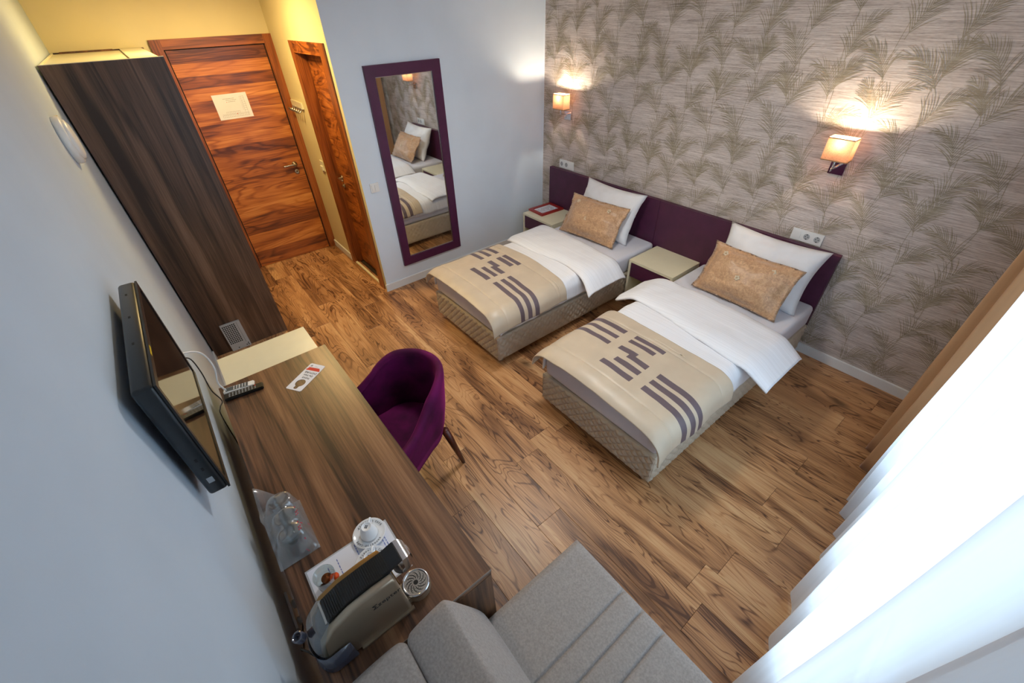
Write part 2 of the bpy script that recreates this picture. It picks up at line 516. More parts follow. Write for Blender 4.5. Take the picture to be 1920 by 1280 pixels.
bm = B(XW, XW + .15, YT, WY0, -.02, ZC)
box(bm, XW, XW + .15, WY1, 0, -.02, ZC)
box(bm, XW, XW + .15, WY0, WY1, WZ1, ZC)
box(bm, XW, XW + .15, WY0, WY1, -.02, WZ0)
struct('wall_window', bm, M['wall'])
# palm fronds printed on the wallpaper: thin inked strips lying on the wall
def fronds():
    bm = nb()
    rnd = random.Random(3)
    Yp = -.0006
    def strip(p, q, w0, w1):
        d = Vector((q[0] - p[0], q[1] - p[1]))
        if d.length < 1e-5: return
        n = Vector((-d.y, d.x)).normalized()
        yq = Yp - .0008 * rnd.random()
        pts = [(p[0] - n.x * w0, p[1] - n.y * w0), (q[0] - n.x * w1, q[1] - n.y * w1), (q[0] + n.x * w1, q[1] + n.y * w1), (p[0] + n.x * w0, p[1] + n.y * w0)]
        if any(a < .004 or a > XW - .004 or b < .084 or b > ZC - .004 for a, b in pts): return
        quad(bm, [(a, yq, b) for a, b in pts])
    def frond(px, pz, side, L, a, bend):
        n = 20
        spine = []
        for s_ in range(n + 1):
            t = s_ / n
            spine.append((px, pz, a))
            a -= side * bend / n * (.25 + 1.5 * t * t)
            px += math.cos(a) * L / n; pz += math.sin(a) * L / n
        for p, q in zip(spine, spine[1:]): strip(p, q, .0016, .0014)
        for s_ in range(2, n + 1):
            px, pz, a = spine[s_]
            t = s_ / n
            bl = (.125 * (1 - t) ** .8 + .028) * rnd.uniform(.85, 1.12)
            if t > .72 and s_ % 2: continue
            for sd in (-1, 1):
                ba = a + sd * (.62 - .30 * t) + rnd.uniform(-.06, .06)
                p = (px, pz)
                w = .0021
                for k in range(3):
                    q = (p[0] + math.cos(ba) * bl / 3, p[1] + math.sin(ba) * bl / 3)
                    strip(p, q, w, w * (.95 if k < 2 else .3)); w *= .95
                    p = q
                    ba += (-1 if math.cos(ba) > 0 else 1) * .16
    for col in range(18):
        x0 = -.08 + col * .25
        z = -.15 + (col % 2) * .12
        i = 0
        while z < ZC:
            side = 1 if (i + col) % 2 else -1
            frond(x0 + rnd.uniform(-.012, .012), z, side, rnd.uniform(.26, .34), PI / 2 - side * rnd.uniform(.05, .5), rnd.uniform(1.5, 2.3))
            if i % 3 == 0: frond(x0, z + .06, -side, rnd.uniform(.16, .22), PI / 2 + side * rnd.uniform(.1, .35), rnd.uniform(.4, 1.0))
            z += .205 + rnd.uniform(-.02, .02)
            i += 1
        zz = .09
        while zz < ZC - .06:
            strip((x0 + .018 * math.sin(zz * 9 + col), zz), (x0 + .018 * math.sin((zz + .05) * 9 + col), zz + .05), .0015, .0015)
            zz += .045
    for f in bm.faces:
        f.normal_update()
        if f.normal.y > 0: f.normal_flip()
    o = ob('palm_frond_print', bm, M['frond'], wall_bed)
    o['kind'] = 'stuff'
fronds()

def baseboard(name, x0, x1, y0, y1, mat=None):
    bm = B(x0, x1, y0, y1, 0, .08)
    bmesh.ops.bevel(bm, geom=[e for e in bm.edges if all(v.co.z > .07 for v in e.verts)], offset=.004, segments=2, affect='EDGES')
    return struct(name, bm, mat or M['trimwhite'])
baseboard('baseboard_headboard', .016, XW, -.015, -.0005)
baseboard('baseboard_mirror', .0005, .015, YB - .013, 0)
baseboard('baseboard_bathroom', XD + .03, -.915, YB - .013, YB - .0005)
baseboard('baseboard_television', .02, XW, YT, YT + .014)

# entrance door
d1 = struct('door_1', B(XD + .0, XD + .02, -3.05, -2.255, .004, 2.08), M['door'])
hd = ob('door_handle', lathe(lathe(nb(), (XD + .02, -2.335, 1.01), [(0, 0), (.026, 0), (.026, .008), (.012, .01), (.010, .045), (0, .047)], (1, 0, 0), 20),
        (XD + .02, -2.335, .93), [(0, 0), (.024, 0), (.024, .008), (.010, .009), (.009, .006), (0, .006)], (1, 0, 0), 20), M['steel'], d1, True)
ob('lever', tube(nb(), spline([(XD + .06, -2.335, 1.01), (XD + .062, -2.36, 1.012), (XD + .062, -2.46, 1.01)], 6), .009, 10), M['steel'], hd, True)
ob('keyhole', B(XD + .028, XD + .0295, -2.338, -2.332, .921, .937), M['slot'], hd)
t2 = struct('trim_1', B(XD, XD + .038, -2.245, -2.165, 0, 2.16), M['doorframe'])
bm = B(XD, XD + .038, -3.14, -3.06, 0, 2.16)
ob('jamb', bm, M['doorframe'], t2)
ob('door_head', B(XD, XD + .037, -3.06, -2.245, 2.088, 2.16), M['doorhead'], t2)
ob('door_stop', box(box(B(XD + .001, XD + .010, -2.2555, -2.245, 0, 2.088), XD + .001, XD + .010, -3.06, -3.0495, 0, 2.088), XD + .001, XD + .010, -3.05, -2.2555, 2.0795, 2.088), M['slot'], t2)

# bathroom door in its deep frame
d2 = struct('door_2', B(-.835, -.185, -2.082, -2.062, .015, 2.05), M['doorx'])
hd = ob('door_handle', lathe(lathe(nb(), (-.775, -2.082, .965), [(0, 0), (.025, 0), (.025, .008), (.011, .01), (.010, .042), (0, .044)], (0, -1, 0), 20),
        (-.775, -2.082, .885), [(0, 0), (.023, 0), (.023, .008), (.010, .014), (.008, .022), (0, .022)], (0, -1, 0), 20), M['steel'], d2, True)
ob('lever', tube(nb(), spline([(-.775, -2.122, .965), (-.75, -2.124, .967), (-.655, -2.122, .968)], 6), .009, 10), M['steel'], hd, True)
for x, z in ((-.55, .17), (-.40, .13)):
    ob('screw_cap', lathe(nb(), (x, -2.082, z), [(0, .004), (.006, .003), (.008, 0)], (0, -1, 0), 12), M['steel'], d2, True)
t3 = struct('trim_2', box(B(-.925, -.84, YB - .012, YB, 0, 2.12), -.86, -.84, YB, YB + .10, 0, 2.06), M['doorframe'])
ob('jamb', box(B(-.175, -.06, YB - .012, YB, 0, 2.12), -.18, -.16, YB, YB + .10, 0, 2.06), M['doorframe'], t3)
ob('door_head', box(B(-.84, -.175, YB - .0115, YB, 2.035, 2.12), -.84, -.18, YB, YB + .10, 2.035, 2.06), M['doorx'], t3)
ob('threshold', B(-.84, -.18, YB - .004, YB + .02, 0, .012), M['cream'], t3, label='pale stone strip under the bathroom door')

# window with two sashes, seen only as brightness through the voile
w1 = struct('window_1', box(box(box(box(B(XW + .05, XW + .11, WY0, WY0 + .06, WZ0, WZ1), XW + .05, XW + .11, WY1 - .06, WY1, WZ0, WZ1),
            XW + .05, XW + .11, WY0 + .06, WY1 - .06, WZ0, WZ0 + .07), XW + .05, XW + .11, WY0 + .06, WY1 - .06, WZ1 - .06, WZ1),
            XW + .05, XW + .11, -1.75, -1.65, WZ0 + .07, WZ1 - .06), M['white'])
ob('pane', B(XW + .075, XW + .081, WY0 + .06, -1.75, WZ0 + .07, WZ1 - .06), M['pane'], w1)
ob('pane', B(XW + .075, XW + .081, -1.65, WY1 - .06, WZ0 + .07, WZ1 - .06), M['pane'], w1)

# foyer ceiling lamp (out of the frame; it lights the entrance yellow)
fl = thing('ceiling_lamp', 'round flush ceiling lamp in the entrance, above the walnut door', 'lamp', (-.45, -2.80, ZC))
ob('base', lathe(nb(), (-.45, -2.80, ZC), [(0, 0), (.15, 0), (.15, -.03), (0, -.03)], seg=32), M['white'], fl, True)
ob('diffuser', lathe(nb(), (-.45, -2.80, ZC), [(.14, -.03), (.13, -.06), (.08, -.08), (0, -.085)], seg=32), M['diffuser'], fl, True)
light('foyer_light', 'AREA', (-.45, -2.80, ZC - .095), 19, (1.0, .72, .30), shape='DISK', size=.28)

# bedroom fill lamp, added to even out the brightness (out of the frame)
fl = thing('ceiling_lamp', 'added round ceiling fill lamp, unseen, over the middle of the bedroom floor', 'lamp', (2.0, -1.95, ZC))
ob('base', lathe(nb(), (2.0, -1.95, ZC), [(0, 0), (.20, 0), (.20, -.03), (0, -.03)], seg=32), M['white'], fl, True)
ob('diffuser', lathe(nb(), (2.0, -1.95, ZC), [(.19, -.03), (.18, -.06), (.11, -.085), (0, -.09)], seg=32), M['diffuser_fill'], fl, True)
light('bedroom_fill_light', 'AREA', (2.0, -1.95, ZC - .10), 13, (1.0, .97, .93), shape='DISK', size=.36)

# ------------------------------------------------------------------ curtains
def curtain(name, peaks, y0, y1, depth, z0, z1, mat, label, n, seedv):
    """peaks: (y, x) of the folds that stand forward into the room; the cloth falls back by depth between them"""
    def fold(yy):
        for (ya, xa), (yb, xb) in zip(peaks, peaks[1:]):
            if ya >= yy >= yb:
                t = (ya - yy) / (ya - yb)
                c = .5 + .5 * math.cos(2 * PI * t)
                return xa + (xb - xa) * t, c, math.sin(2 * PI * t)
        return (peaks[0][1] if yy > peaks[0][0] else peaks[-1][1]), 1, 0
    bm = nb()
    def fn(u, v):
        yy = y0 + (y1 - y0) * u
        zz = z0 + (z1 - z0) * v
        xb_, c, sn = fold(yy)
        w = depth * (.8 + .25 * math.sin(yy * 5 + seedv))
        k = c ** 1.25
        xx = xb_ + w * (1 - k) + .004 * math.sin(zz * 3.5 + yy * 8) + .010 * v * math.sin(yy * 4 + seedv)
        return (xx, yy + .016 * sn * math.sin(2 + zz), zz)
    grid(bm, fn, n, 26)
    o = ob(name, bm, mat, None, True)
    return tag(o, label, 'curtain')
brown = curtain('drape', [(-.06, 3.93), (-.24, 3.89), (-.47, 3.875), (-.70, 3.866), (-.885, 3.899), (-1.02, 3.93)], -.08, -.985, .115, .012, 2.50, M['brown'], 'tan brown opaque drape gathered beside the patterned wall', 150, 5)
solid(brown, .003)
sheer = curtain('sheer_curtain', [(-.95, 3.945), (-1.07, 3.94), (-1.19, 3.932), (-1.312, 3.935), (-1.466, 3.962), (-1.63, 3.972), (-1.934, 3.955), (-2.194, 3.974), (-2.483, 3.963), (-2.78, 3.97), (-3.05, 3.965), (-3.34, 3.975), (-3.60, 3.97), (-3.74, 3.98)],
                -1.005, -3.70, .062, .018, 2.50, M['sheer'], 'sheer white voile curtain hanging across the bright window', 460, 2)
rail = thing('curtain_rail', 'white ceiling rail that carries the drape and the voile', 'rail', (3.97, -1.9, 2.5))
ob('track', box(B(3.93, 3.95, -3.75, -.04, 2.50, 2.53), 3.98, 4.0, -3.75, -.04, 2.50, 2.53), M['white'], rail)
for yy in (-.5, -1.9, -3.3): ob('bracket', B(3.93, 4.0, yy - .015, yy + .015, 2.53, ZC), M['white'], rail)

# ------------------------------------------------------------------ headboard and bedside cabinets
hb = thing('headboard', 'long plum leatherette headboard of two panels behind both beds', 'headboard', (1.66, -.03, .05))
for a, b in ((.18, 1.6585), (1.6615, 3.14)):
    ob('panel', B(a, b, -.06, -.016, .05, .863), M['purple'], hb, bevel=.004)
ob('backing', B(.19, 3.13, -.0155, -.002, .09, .855), M['black'], hb)

def nightstand(x0, x1, label):
    t = thing('nightstand', label, 'nightstand', ((x0 + x1) / 2, -.27, 0), 'cream and plum nightstands')
    y0, y1 = -.475, -.063
    ob('top', B(x0, x1, y0, y1, .418, .44), M['cream'], t, bevel=.002)
    ob('side_panel', B(x0, x0 + .022, y0, y1, 0, .418), M['cream'], t)
    ob('side_panel', B(x1 - .022, x1, y0, y1, 0, .418), M['cream'], t)
    ob('back_panel', B(x0 + .022, x1 - .022, y1 - .012, y1, .03, .418), M['cream'], t)
    ob('shelf', B(x0 + .022, x1 - .022, y0 + .01, y1 - .012, .05, .07), M['cream'], t)
    dr = ob('drawer', B(x0 + .025, x1 - .025, y0 + .004, y0 + .024, .275, .412), M['purple'], t, bevel=.002, label='plum drawer front')
    ob('drawer_box', B(x0 + .04, x1 - .04, y0 + .024, y1 - .02, .29, .40), M['cream'], t)
    return t
nightstand(.195, .675, 'cream and plum nightstand in the corner, red picture frame on top')
nightstand(1.718, 2.178, 'cream and plum nightstand between the two beds with bare top')

# ------------------------------------------------------------------ beds
def quilt_face(bm, P, ulen, vlen, nu, nv, cell=.062, depth=.011, n=(0, -1, 0)):
    n = Vector(n)
    def fn(u, v):
        a, b = u * ulen, v * vlen
        d1 = abs(((a + b) / cell) % 1 - .5) * 2; d2 = abs(((a - b) / cell) % 1 - .5) * 2
        h = (1 - d1 ** 4) * (1 - d2 ** 4)
        e = min(1, min(u, 1 - u) * ulen / .012, min(v, 1 - v) * vlen / .012)
        return Vector(P(u, v)) + n * depth * h * e
    grid(bm, fn, nu, nv)
def rounded(bm, x0, x1, y0, y1, z0, z1, r, seg=4):
    box(bm, x0, x1, y0, y1, z0, z1)
    es = [e for e in bm.edges]
    bmesh.ops.bevel(bm, geom=es, offset=r, segments=seg, affect='EDGES', profile=.5)
    return bm
def pillow_mesh(w, h, t, mtx, flange=0, n=26, sag=.0, seedv=0, conc=.07):
    bm = nb()
    vs = {}
    for side in (1, -1):
        for i in range(n + 1):
            for j in range(n + 1):
                u, v = i / n * 2 - 1, j / n * 2 - 1
                x = w / 2 * u * (1 - conc * (1 - v * v) * abs(u)); yv = h / 2 * v * (1 - conc * (1 - u * u) * abs(v))
                lim = 1 - flange
                a = min(1, abs(u) / lim); b = min(1, abs(v) / lim)
                th = t / 2 * ((1 - a ** 2.6) * (1 - b ** 2.6)) ** .5
                if flange and (abs(u) > lim or abs(v) > lim):
                    th = .0015
                nz = noise.noise(Vector((u * 2.2 + seedv, v * 2.2, seedv * 1.7))) * t * .09 + noise.noise(Vector((u * 5 + seedv, v * 7, 3))) * t * .05
                z = th * side + nz * (1 if th > .01 else .4)
                if flange and th < .002: z += .009 * math.sin(u * 8 + v * 6 + seedv) + .004 * math.sin(u * 21 + v * 17)
                edge = i in (0, n) or j in (0, n)
                if edge:
                    if (i, j) in vs: continue
                    vs[(i, j)] = bm.verts.new(mtx @ Vector((x, yv, z)))
                else:
                    vs[(i, j, side)] = bm.verts.new(mtx @ Vector((x, yv, z - sag * v * v * t)))
        for i in range(n):
            for j in range(n):
                q = [vs.get((a, b)) or vs[(a, b, side)] for a, b in ((i, j), (i + 1, j), (i + 1, j + 1), (i, j + 1))]
                bm.faces.new(q if side > 0 else q[::-1])
    return bm
def drape_fn(xc, hf, r, amax, ztop, L, crown=.012):
    """signed arc length s across the bed -> x, z of a cloth that lies flat then falls over the side"""
    def f(s):
        a = abs(s); sg = 1 if s >= 0 else -1
        if a < hf: return xc + s, ztop + crown * (1 - (a / hf) ** 2)
        th = min((a - hf) / r, amax)
        x = hf + r * math.sin(th); z = ztop - r * (1 - math.cos(th))
        rest = a - hf - r * th
        if rest > 0: x += rest * math.cos(amax); z -= rest * math.sin(amax)
        return xc + sg * x, z
    return f
def rumple(x, y, k=1, s=0):
    return .006 * k * noise.noise(Vector((x * 3.3 + s, y * 3.3, s))) + .003 * k * noise.noise(Vector((x * 11 + s, y * 9, s + 4)))

def bed(x0, x1, which, seedv, shift):
    xc = (x0 + x1) / 2
    t = thing('bed', {1: 'single bed beside the grey mirror wall with beige quilted base', 2: 'single bed nearer the window with beige quilted base'}[which], 'bed', (xc, -1.03, 0), 'twin single beds')
    yf = -2.0
    zb0, zb1 = .055, .285
    bm = nb()
    box(bm, x0 + .007, x1 - .007, yf + .007, -.07, zb0, zb1 - .004)
    quilt_face(bm, lambda u, v: (x0 + (x1 - x0) * u, yf + .006, zb0 + (zb1 - zb0) * v), x1 - x0, zb1 - zb0, 150, 40, n=(0, -1, 0))
    quilt_face(bm, lambda u, v: (x1 - .006, yf + (-.07 - yf) * u, zb0 + (zb1 - zb0) * v), -.07 - yf, zb1 - zb0, 260, 34, n=(1, 0, 0))
    quilt_face(bm, lambda u, v: (x0 + .006, -.07 - (-.07 - yf) * u, zb0 + (zb1 - zb0) * v), -.07 - yf, zb1 - zb0, 160, 20, n=(-1, 0, 0))
    quad(bm, [(x0 + .006, yf + .006, zb1), (x1 - .006, yf + .006, zb1), (x1 - .006, -.07, zb1), (x0 + .006, -.07, zb1)])
    ob('base', bm, M['quilt'], t, True)
    for lx, ly in ((x0 + .06, yf + .06), (x1 - .06, yf + .06), (x0 + .06, -.16), (x1 - .06, -.16)):
        ob('leg', lathe(nb(), (lx, ly, 0), [(0, 0), (.022, 0), (.024, .01), (.018, .056), (0, .056)], seg=14), M['steel'], t, True)
    bm = rounded(nb(), x0 + .008, x1 - .008, yf + .012, -.07, .286, .465, .035, 4)
    ob('mattress', bm, M['sheet'], t, True)
    # duvet: lies on the mattress, turned back near the pillows
    ztop = .497
    dv = thing('duvet', {1: 'white striped duvet turned back on the bed by the mirror wall', 2: 'white striped duvet turned back on the bed nearer the window'}[which], 'duvet', (xc, -1.3, .47), 'white duvets')
    fl_ = drape_fn(xc, .385, .085, 1.48, ztop, .7)
    def f1(u, v):
        s = -.60 + 1.20 * u
        yy = -.80 - 1.185 * v
        if which == 1 and s < -.56: s = -.56
        x, z = fl_(s)
        e = max(0, (v - .965) / .035)
        side = max(0, abs(s) - .4)
        z += rumple(x, yy, 1.2, seedv) + .004 * math.sin(yy * 40 + seedv) * (side > .05)
        x += .006 * noise.noise(Vector((yy * 5, seedv, 1))) * (side > 0)
        z -= .02 * e * e
        return (x, yy, max(z, .291))
    o = ob('lower_layer', grid(nb(), f1, 90, 80), M['duvet'], dv, True); solid(o, .012)
    f2_ = drape_fn(xc + .01, .43, .17, .60 if which == 2 else .75, ztop + .034, .7, .010)
    def f2(u, v):
        s = -.66 + 1.32 * u
        if which == 1: s = -.50 + 1.16 * u
        skew = (-.02 + .07 * u)
        yy = -.655 - (.455 + .04 * math.sin(u * 5 + seedv)) * v - skew
        x, z = f2_(s)
        rim = min(v, 1 - v)
        puff = .026 * (1 - max(0, 1 - rim / .16) ** 2)
        if abs(s) < .43: z += 0
        return (x, yy + .01 * noise.noise(Vector((x * 3, seedv, 2))), z - .030 + puff + rumple(x, yy, 1.6, seedv + 3))
    o = ob('turned_back_fold', grid(nb(), f2, 80, 34), M['duvet'], dv, True); solid(o, .016)
    # runner
    rn_ = drape_fn(xc, .385, .120, 1.44, ztop + .029, .75, .014)
    ya = -1.335 if which == 2 else -1.28
    yb = -2.045
    def rs(u): return -.585 + 1.19 * u
    def fr(u, v):
        s = rs(u)
        if which == 1: s = max(s, -.57)
        x, z = rn_(s)
        side = max(0, abs(s) - .385)
        tl = .035 * max(0, s) + (.02 if side > 0 else 0) * side
        yy = ya + (yb - ya) * v - tl + .008 * math.sin(s * 7 + seedv) * (v < .1)
        e = max(0, (v - .88) / .12)
        z += rumple(x, yy, 1.3, seedv + 8) - .030 * e * e
        # quilting lines that run across the runner near both edges
        for q in (.14, .83):
            z -= .006 * math.exp(-((v - q) / .012) ** 2)
        if side > .02:
            x += .006 * (1 + math.sin(yy * 16 + seedv)) * min(1, side / .1) * (1 if s > 0 else -1)
        return (x, yy, max(z, .29 - .03 * (side > .15)))
    cxs = shift
    def stripes(u, v):
        s = rs(u) - cxs
        yy = ya + (yb - ya) * v
        def band(c, h=.021): return abs(yy - c) < h
        dy = 0 if which == 2 else .06
        if s < -.20: return 1 if any(band(c + dy) for c in (-1.655, -1.572, -1.488)) else 0
        if -.125 < s < .11:
            for c, e in ((-1.640, .01), (-1.540, .07), (-1.480, .105)):
                if band(c + dy) and s < e: return 1
        if -.125 < s < .125:
            for c, b in ((-1.828, -.12), (-1.748, -.07), (-1.676, -.03)):
                if band(c + dy, .022) and s > b: return 1
        if s > .20: return 1 if any(band(c + dy) for c in (-1.82, -1.745, -1.672)) else 0
        return 0
    o = ob('bed_runner', grid(nb(), fr, 150, 130, stripes), [M['throw'], M['stripe']], None, True)
    solid(o, .010)
    tag(o, {1: 'champagne bed runner with mauve bars on the bed by the mirror wall', 2: 'champagne bed runner with mauve bars on the bed nearer the window'}[which], 'bed runner', 'champagne bed runners')
bed(.762, 1.700, 1, 1.3, -.06)
bed(2.212, 3.152, 2, 4.1, 0)

def lean(xc, yb, zb, yt, zt, yaw=0, back=0, roll=0):
    up = Vector((0, yt - yb, zt - zb)); h = up.length; up.normalize()
    right = Vector((1, 0, 0)); n = right.cross(up)
    m = Matrix(((right.x, up.x, n.x, 0), (right.y, up.y, n.y, 0), (right.z, up.z, n.z, 0), (0, 0, 0, 1)))
    return Matrix.Translation((xc, (yb + yt) / 2, (zb + zt) / 2)) @ Matrix.Rotation(yaw, 4, 'Z') @ m @ Matrix.Rotation(roll, 4, 'Z'), h
for xc, lab, sd in ((1.19, 'white pillow leaning on the headboard of the bed by the mirror wall', 2.2), (2.735, 'white pillow leaning on the headboard of the bed nearer the window', 7.7)):
    m, h = lean(xc, -.325, .475, -.125, .885, -.02)
    o = ob('pillow', pillow_mesh(.74, h * 1.08, .18, m, seedv=sd, conc=.10), M['pillow'], None, True)
    tag(o, lab, 'pillow', 'white pillows')
for xc, yw, lab, sd in ((1.185, .08, 'gold damask cushion on the bed by the mirror wall', 5.1), (2.712, -.02, 'gold damask cushion on the bed nearer the window', 9.4)):
    m, h = lean(xc, -.520, .488, -.312, .790, yw)
    t = thing('cushion', lab, 'cushion', (xc, -.5, .48), 'gold damask cushions')
    ob('cover', pillow_mesh(.67, h * 1.08, .19, m, flange=.14, seedv=sd, conc=.06), M['damask'], t, True)
    for fx, fy in ((-.2, .12), (.17, .11), (-.02, -.02)):
        bm = nb()
        for k in range(5):
            a = 2 * PI * k / 5
            c = m @ Vector((fx + .012 * math.cos(a), fy + .012 * math.sin(a), .5))
            # petals stitched onto the bulge of the cushion
            u, v = fx / .335 / .86, fy / (h * .54) / .86
            th = .095 * ((1 - abs(u) ** 2.6) * (1 - abs(v) ** 2.6)) ** .5 + .004
            lathe(bm, m @ Vector((fx + .012 * math.cos(a), fy + .012 * math.sin(a), th)), [(0, .0015), (.007, .001), (.009, -.003)], m.to_3x3() @ Vector((0, 0, 1)), 8)
        ob('embroidered_flower', bm, M['flower'], t, True)

# ------------------------------------------------------------------ wall lamps, sockets, switches
def sconce(xc, label):
    t = thing('wall_lamp', label, 'lamp', (xc, 0, 1.48), 'apricot wall lamps over the beds')
    z0, z1, y0, y1 = 1.468, 1.602, -.165, -.075
    bm = nb()
    w = .0735
    for (ax, ay, bx, by) in ((-w, y0, w, y0), (w, y0, w, y1), (w, y1, -w, y1), (-w, y1, -w, y0)):
        quad(bm, [(xc + ax, ay, z0), (xc + bx, by, z0), (xc + bx, by, z1), (xc + ax, ay, z1)])
    sh = ob('lamp_shade', bm, M['shade'], t)
    for zz in (z0, z1 - .006):
        bm = nb()
        box(bm, xc - w - .001, xc + w + .001, y0 - .001, y0 + .001, zz, zz + .006); box(bm, xc - w - .001, xc + w + .001, y1 - .001, y1 + .001, zz, zz + .006)
        box(bm, xc - w - .001, xc - w + .001, y0, y1, zz, zz + .006); box(bm, xc + w - .001, xc + w + .001, y0, y1, zz, zz + .006)
        ob('shade_trim', bm, M['underside'], sh)
    ob('wall_plate', B(xc - .045, xc + .045, -.022, -.001, 1.36, 1.435), M['chrome'], t, bevel=.003)
    ob('arm', tube(tube(nb(), spline([(xc, -.02, 1.415), (xc, -.09, 1.415), (xc, -.12, 1.43), (xc, -.12, 1.50)], 5), .007, 10), [(xc - .03, -.03, 1.398), (xc - .03, -.03, 1.372)], .003, 6), M['chrome'], t, True)
    ob('lamp_holder', lathe(nb(), (xc, -.12, 1.49), [(0, 0), (.014, 0), (.014, .035), (0, .035)], seg=14), M['white'], t, True)
    ob('bulb', lathe(nb(), (xc, -.12, 1.525), [(.008, 0), (.017, .012), (.017, .022), (.01, .034), (0, .038)], seg=14), M['bulb'], t, True)
    light('wall_lamp_light', 'POINT', (xc, -.12, 1.575), 7.0, (1.0, .84, .62), shadow_soft_size=.012)
    return t
sconce(.385, 'apricot square wall lamp in the corner by the mirror wall')
sconce(2.885, 'apricot square wall lamp over the bed nearer the window')

def socket_strip(x0, x1, z0, z1, label, left_switch):
    t = thing('wall_socket', label, 'socket', ((x0 + x1) / 2, 0, z0), 'socket strips above the headboard')
    ob('cover_plate', B(x0, x1, -.010, -.001, z0, z1), M['white'], t, bevel=.002)
    w = (x1 - x0) / 3; zc = (z0 + z1) / 2
    for k in range(3):
        c = x0 + w * (k + .5)
        if (k == 0) == left_switch and (k == 0 or not left_switch and k == 2) or (not left_switch and k == 2):
            ob('rocker', B(c - w * .38, c + w * .38, -.013, -.010, zc - .024, zc + .024), M['white'], t, bevel=.001)
        else:
            so = ob('outlet', lathe(nb(), (c, -.0102, zc), [(.021, 0), (.021, .0025), (.018, .0025), (.018, .0005), (0, .0005)], (0, -1, 0), 24), M['grey'], t)
            for dx in (-.009, .009):
                ob('pin_hole', lathe(nb(), (c + dx, -.0108, zc), [(.0032, 0), (.0032, .0004), (0, .0004)], (0, -1, 0), 10), M['slot'], so)
            for dz in (.0165, -.0165):
                ob('earth_clip', B(c - .004, c + .004, -.0135, -.0105, zc + dz - .0025, zc + dz + .0025), M['slot'], so)
socket_strip(.283, .496, .868, .953, 'white double socket strip above the left end of the headboard', False)
socket_strip(2.775, 2.985, .868, .952, 'white double socket strip above the right end of the headboard', True)
t = thing('light_switch', 'white double light switch on the grey wall left of the mirror', 'switch', (0, -2.06, 1.0))
ob('cover_plate', B(.001, .009, -2.10, -2.02, 1.008, 1.088), M['white'], t, bevel=.002)
for a, b in ((-2.088, -2.061), (-2.059, -2.032)): ob('rocker', B(.009, .013, a, b, 1.022, 1.075), M['white'], t, bevel=.001)
t = thing('card_holder', 'cream key card switch on the entrance wall between the doors', 'switch', (-1.02, YB, 1.0))
ob('cover_plate', B(-1.075, -.985, YB - .009, YB - .001, 1.0, 1.10), M['cream'], t, bevel=.002)
ob('card_slot', box(B(-1.06, -1.0, YB - .022, YB - .009, 1.01, 1.05), -1.055, -1.005, YB - .0225, YB - .022, 1.046, 1.049), M['cream'], t, bevel=.001)
t = thing('coat_rack', 'small cream coat rack with five hooks beside the bathroom door', 'hooks', (-1.25, YB, 1.5))
ob('bar', B(-1.42, -1.09, YB - .018, YB - .001, 1.565, 1.62), M['cream'], t, bevel=.004)
for k in range(5):
    hx = -1.385 + k * .066
    ob('hook', tube(nb(), spline([(hx, YB - .016, 1.575), (hx, YB - .03, 1.545), (hx, YB - .055, 1.535), (hx, YB - .065, 1.56)], 5), .006, 8), M['steel'], t, True)

# wall mirror
t = thing('framed_mirror', 'tall mirror in a plum leather frame on the grey wall', 'mirror', (0, -1.59, .22))
a0, a1, c0, c1 = -1.939, -1.247, .2186, 1.962
fw = .082
ob('frame_rail', B(.001, .028, a0 + fw, a1 - fw, c1 - fw, c1), M['plumframe'], t, bevel=.003)
ob('frame_rail', B(.001, .028, a0 + fw, a1 - fw, c0, c0 + fw), M['plumframe'], t, bevel=.003)
ob('frame_stile', B(.001, .028, a0, a0 + fw, c0, c1), M['plumframe'], t, bevel=.003)
ob('frame_stile', B(.001, .028, a1 - fw, a1, c0, c1), M['plumframe'], t, bevel=.003)
ob('glass', B(.002, .012, a0 + fw, a1 - fw, c0 + fw, c1 - fw), M['mirror'], t, label='silvered mirror glass')
ob('edge_strip', box(box(box(B(.012, .016, a0 + fw, a0 + fw + .006, c0 + fw, c1 - fw), .012, .016, a1 - fw - .006, a1 - fw, c0 + fw, c1 - fw),
   .012, .016, a0 + fw + .006, a1 - fw - .006, c0 + fw, c0 + fw + .006), .012, .016, a0 + fw + .006, a1 - fw - .006, c1 - fw - .006, c1 - fw), M['steel'], t)

# ------------------------------------------------------------------ wardrobe
wx0, wy1, wz = XD + .004, -3.19, 2.115
t = thing('wardrobe', 'tall dark walnut wardrobe standing beside the entrance door', 'wardrobe', (-.75, -3.49, 0))
ob('side_panel', B(-.022, 0, YT + .012, wy1, 0, wz), M['lamv'], t)
ob('side_panel', B(wx0, wx0 + .022, YT + .012, wy1, 0, wz), M['lamv'], t)
ob('edge_band', B(-.023, .0006, YT + .011, wy1 + .001, wz, wz + .0025), M['cream'], t, label='cream edge along the top of the side panel')
ob('back_panel', B(wx0 + .022, -.022, YT + .012, YT + .02, 0, wz), M['cream'], t)
ob('top_panel', B(wx0 + .05, -.022, YT + .02, -3.36, wz - .03, wz - .008), M['cream'], t, label='cream top board')
ob('top_panel', B(wx0 + .022, -.022, -3.355, wy1 - .02, wz - .022, wz), M['cream'], t, label='cream front top board')
ob('top_rail', B(wx0 + .022, wx0 + .05, YT + .06, -3.40, wz - .03, wz + .004), M['lamx'], t, label='dark walnut rail at the back of the top')
ob('base_panel', B(wx0 + .022, -.022, YT + .02, wy1 - .02, .05, .072), M['lamv'], t)
for a, b in ((wx0 + .024, -.754), (-.75, -.024)):
    dr = ob('door', B(a, b, wy1 - .019, wy1, .06, wz - .03), M['lamv'], t)
    hx = -.80 if a < -.8 else -.71
    ob('handle', tube(nb(), [(hx, wy1, .95), (hx, wy1 + .03, .95), (hx, wy1 + .03, 1.15), (hx, wy1, 1.15)], .006, 8), M['steel'], dr, True)
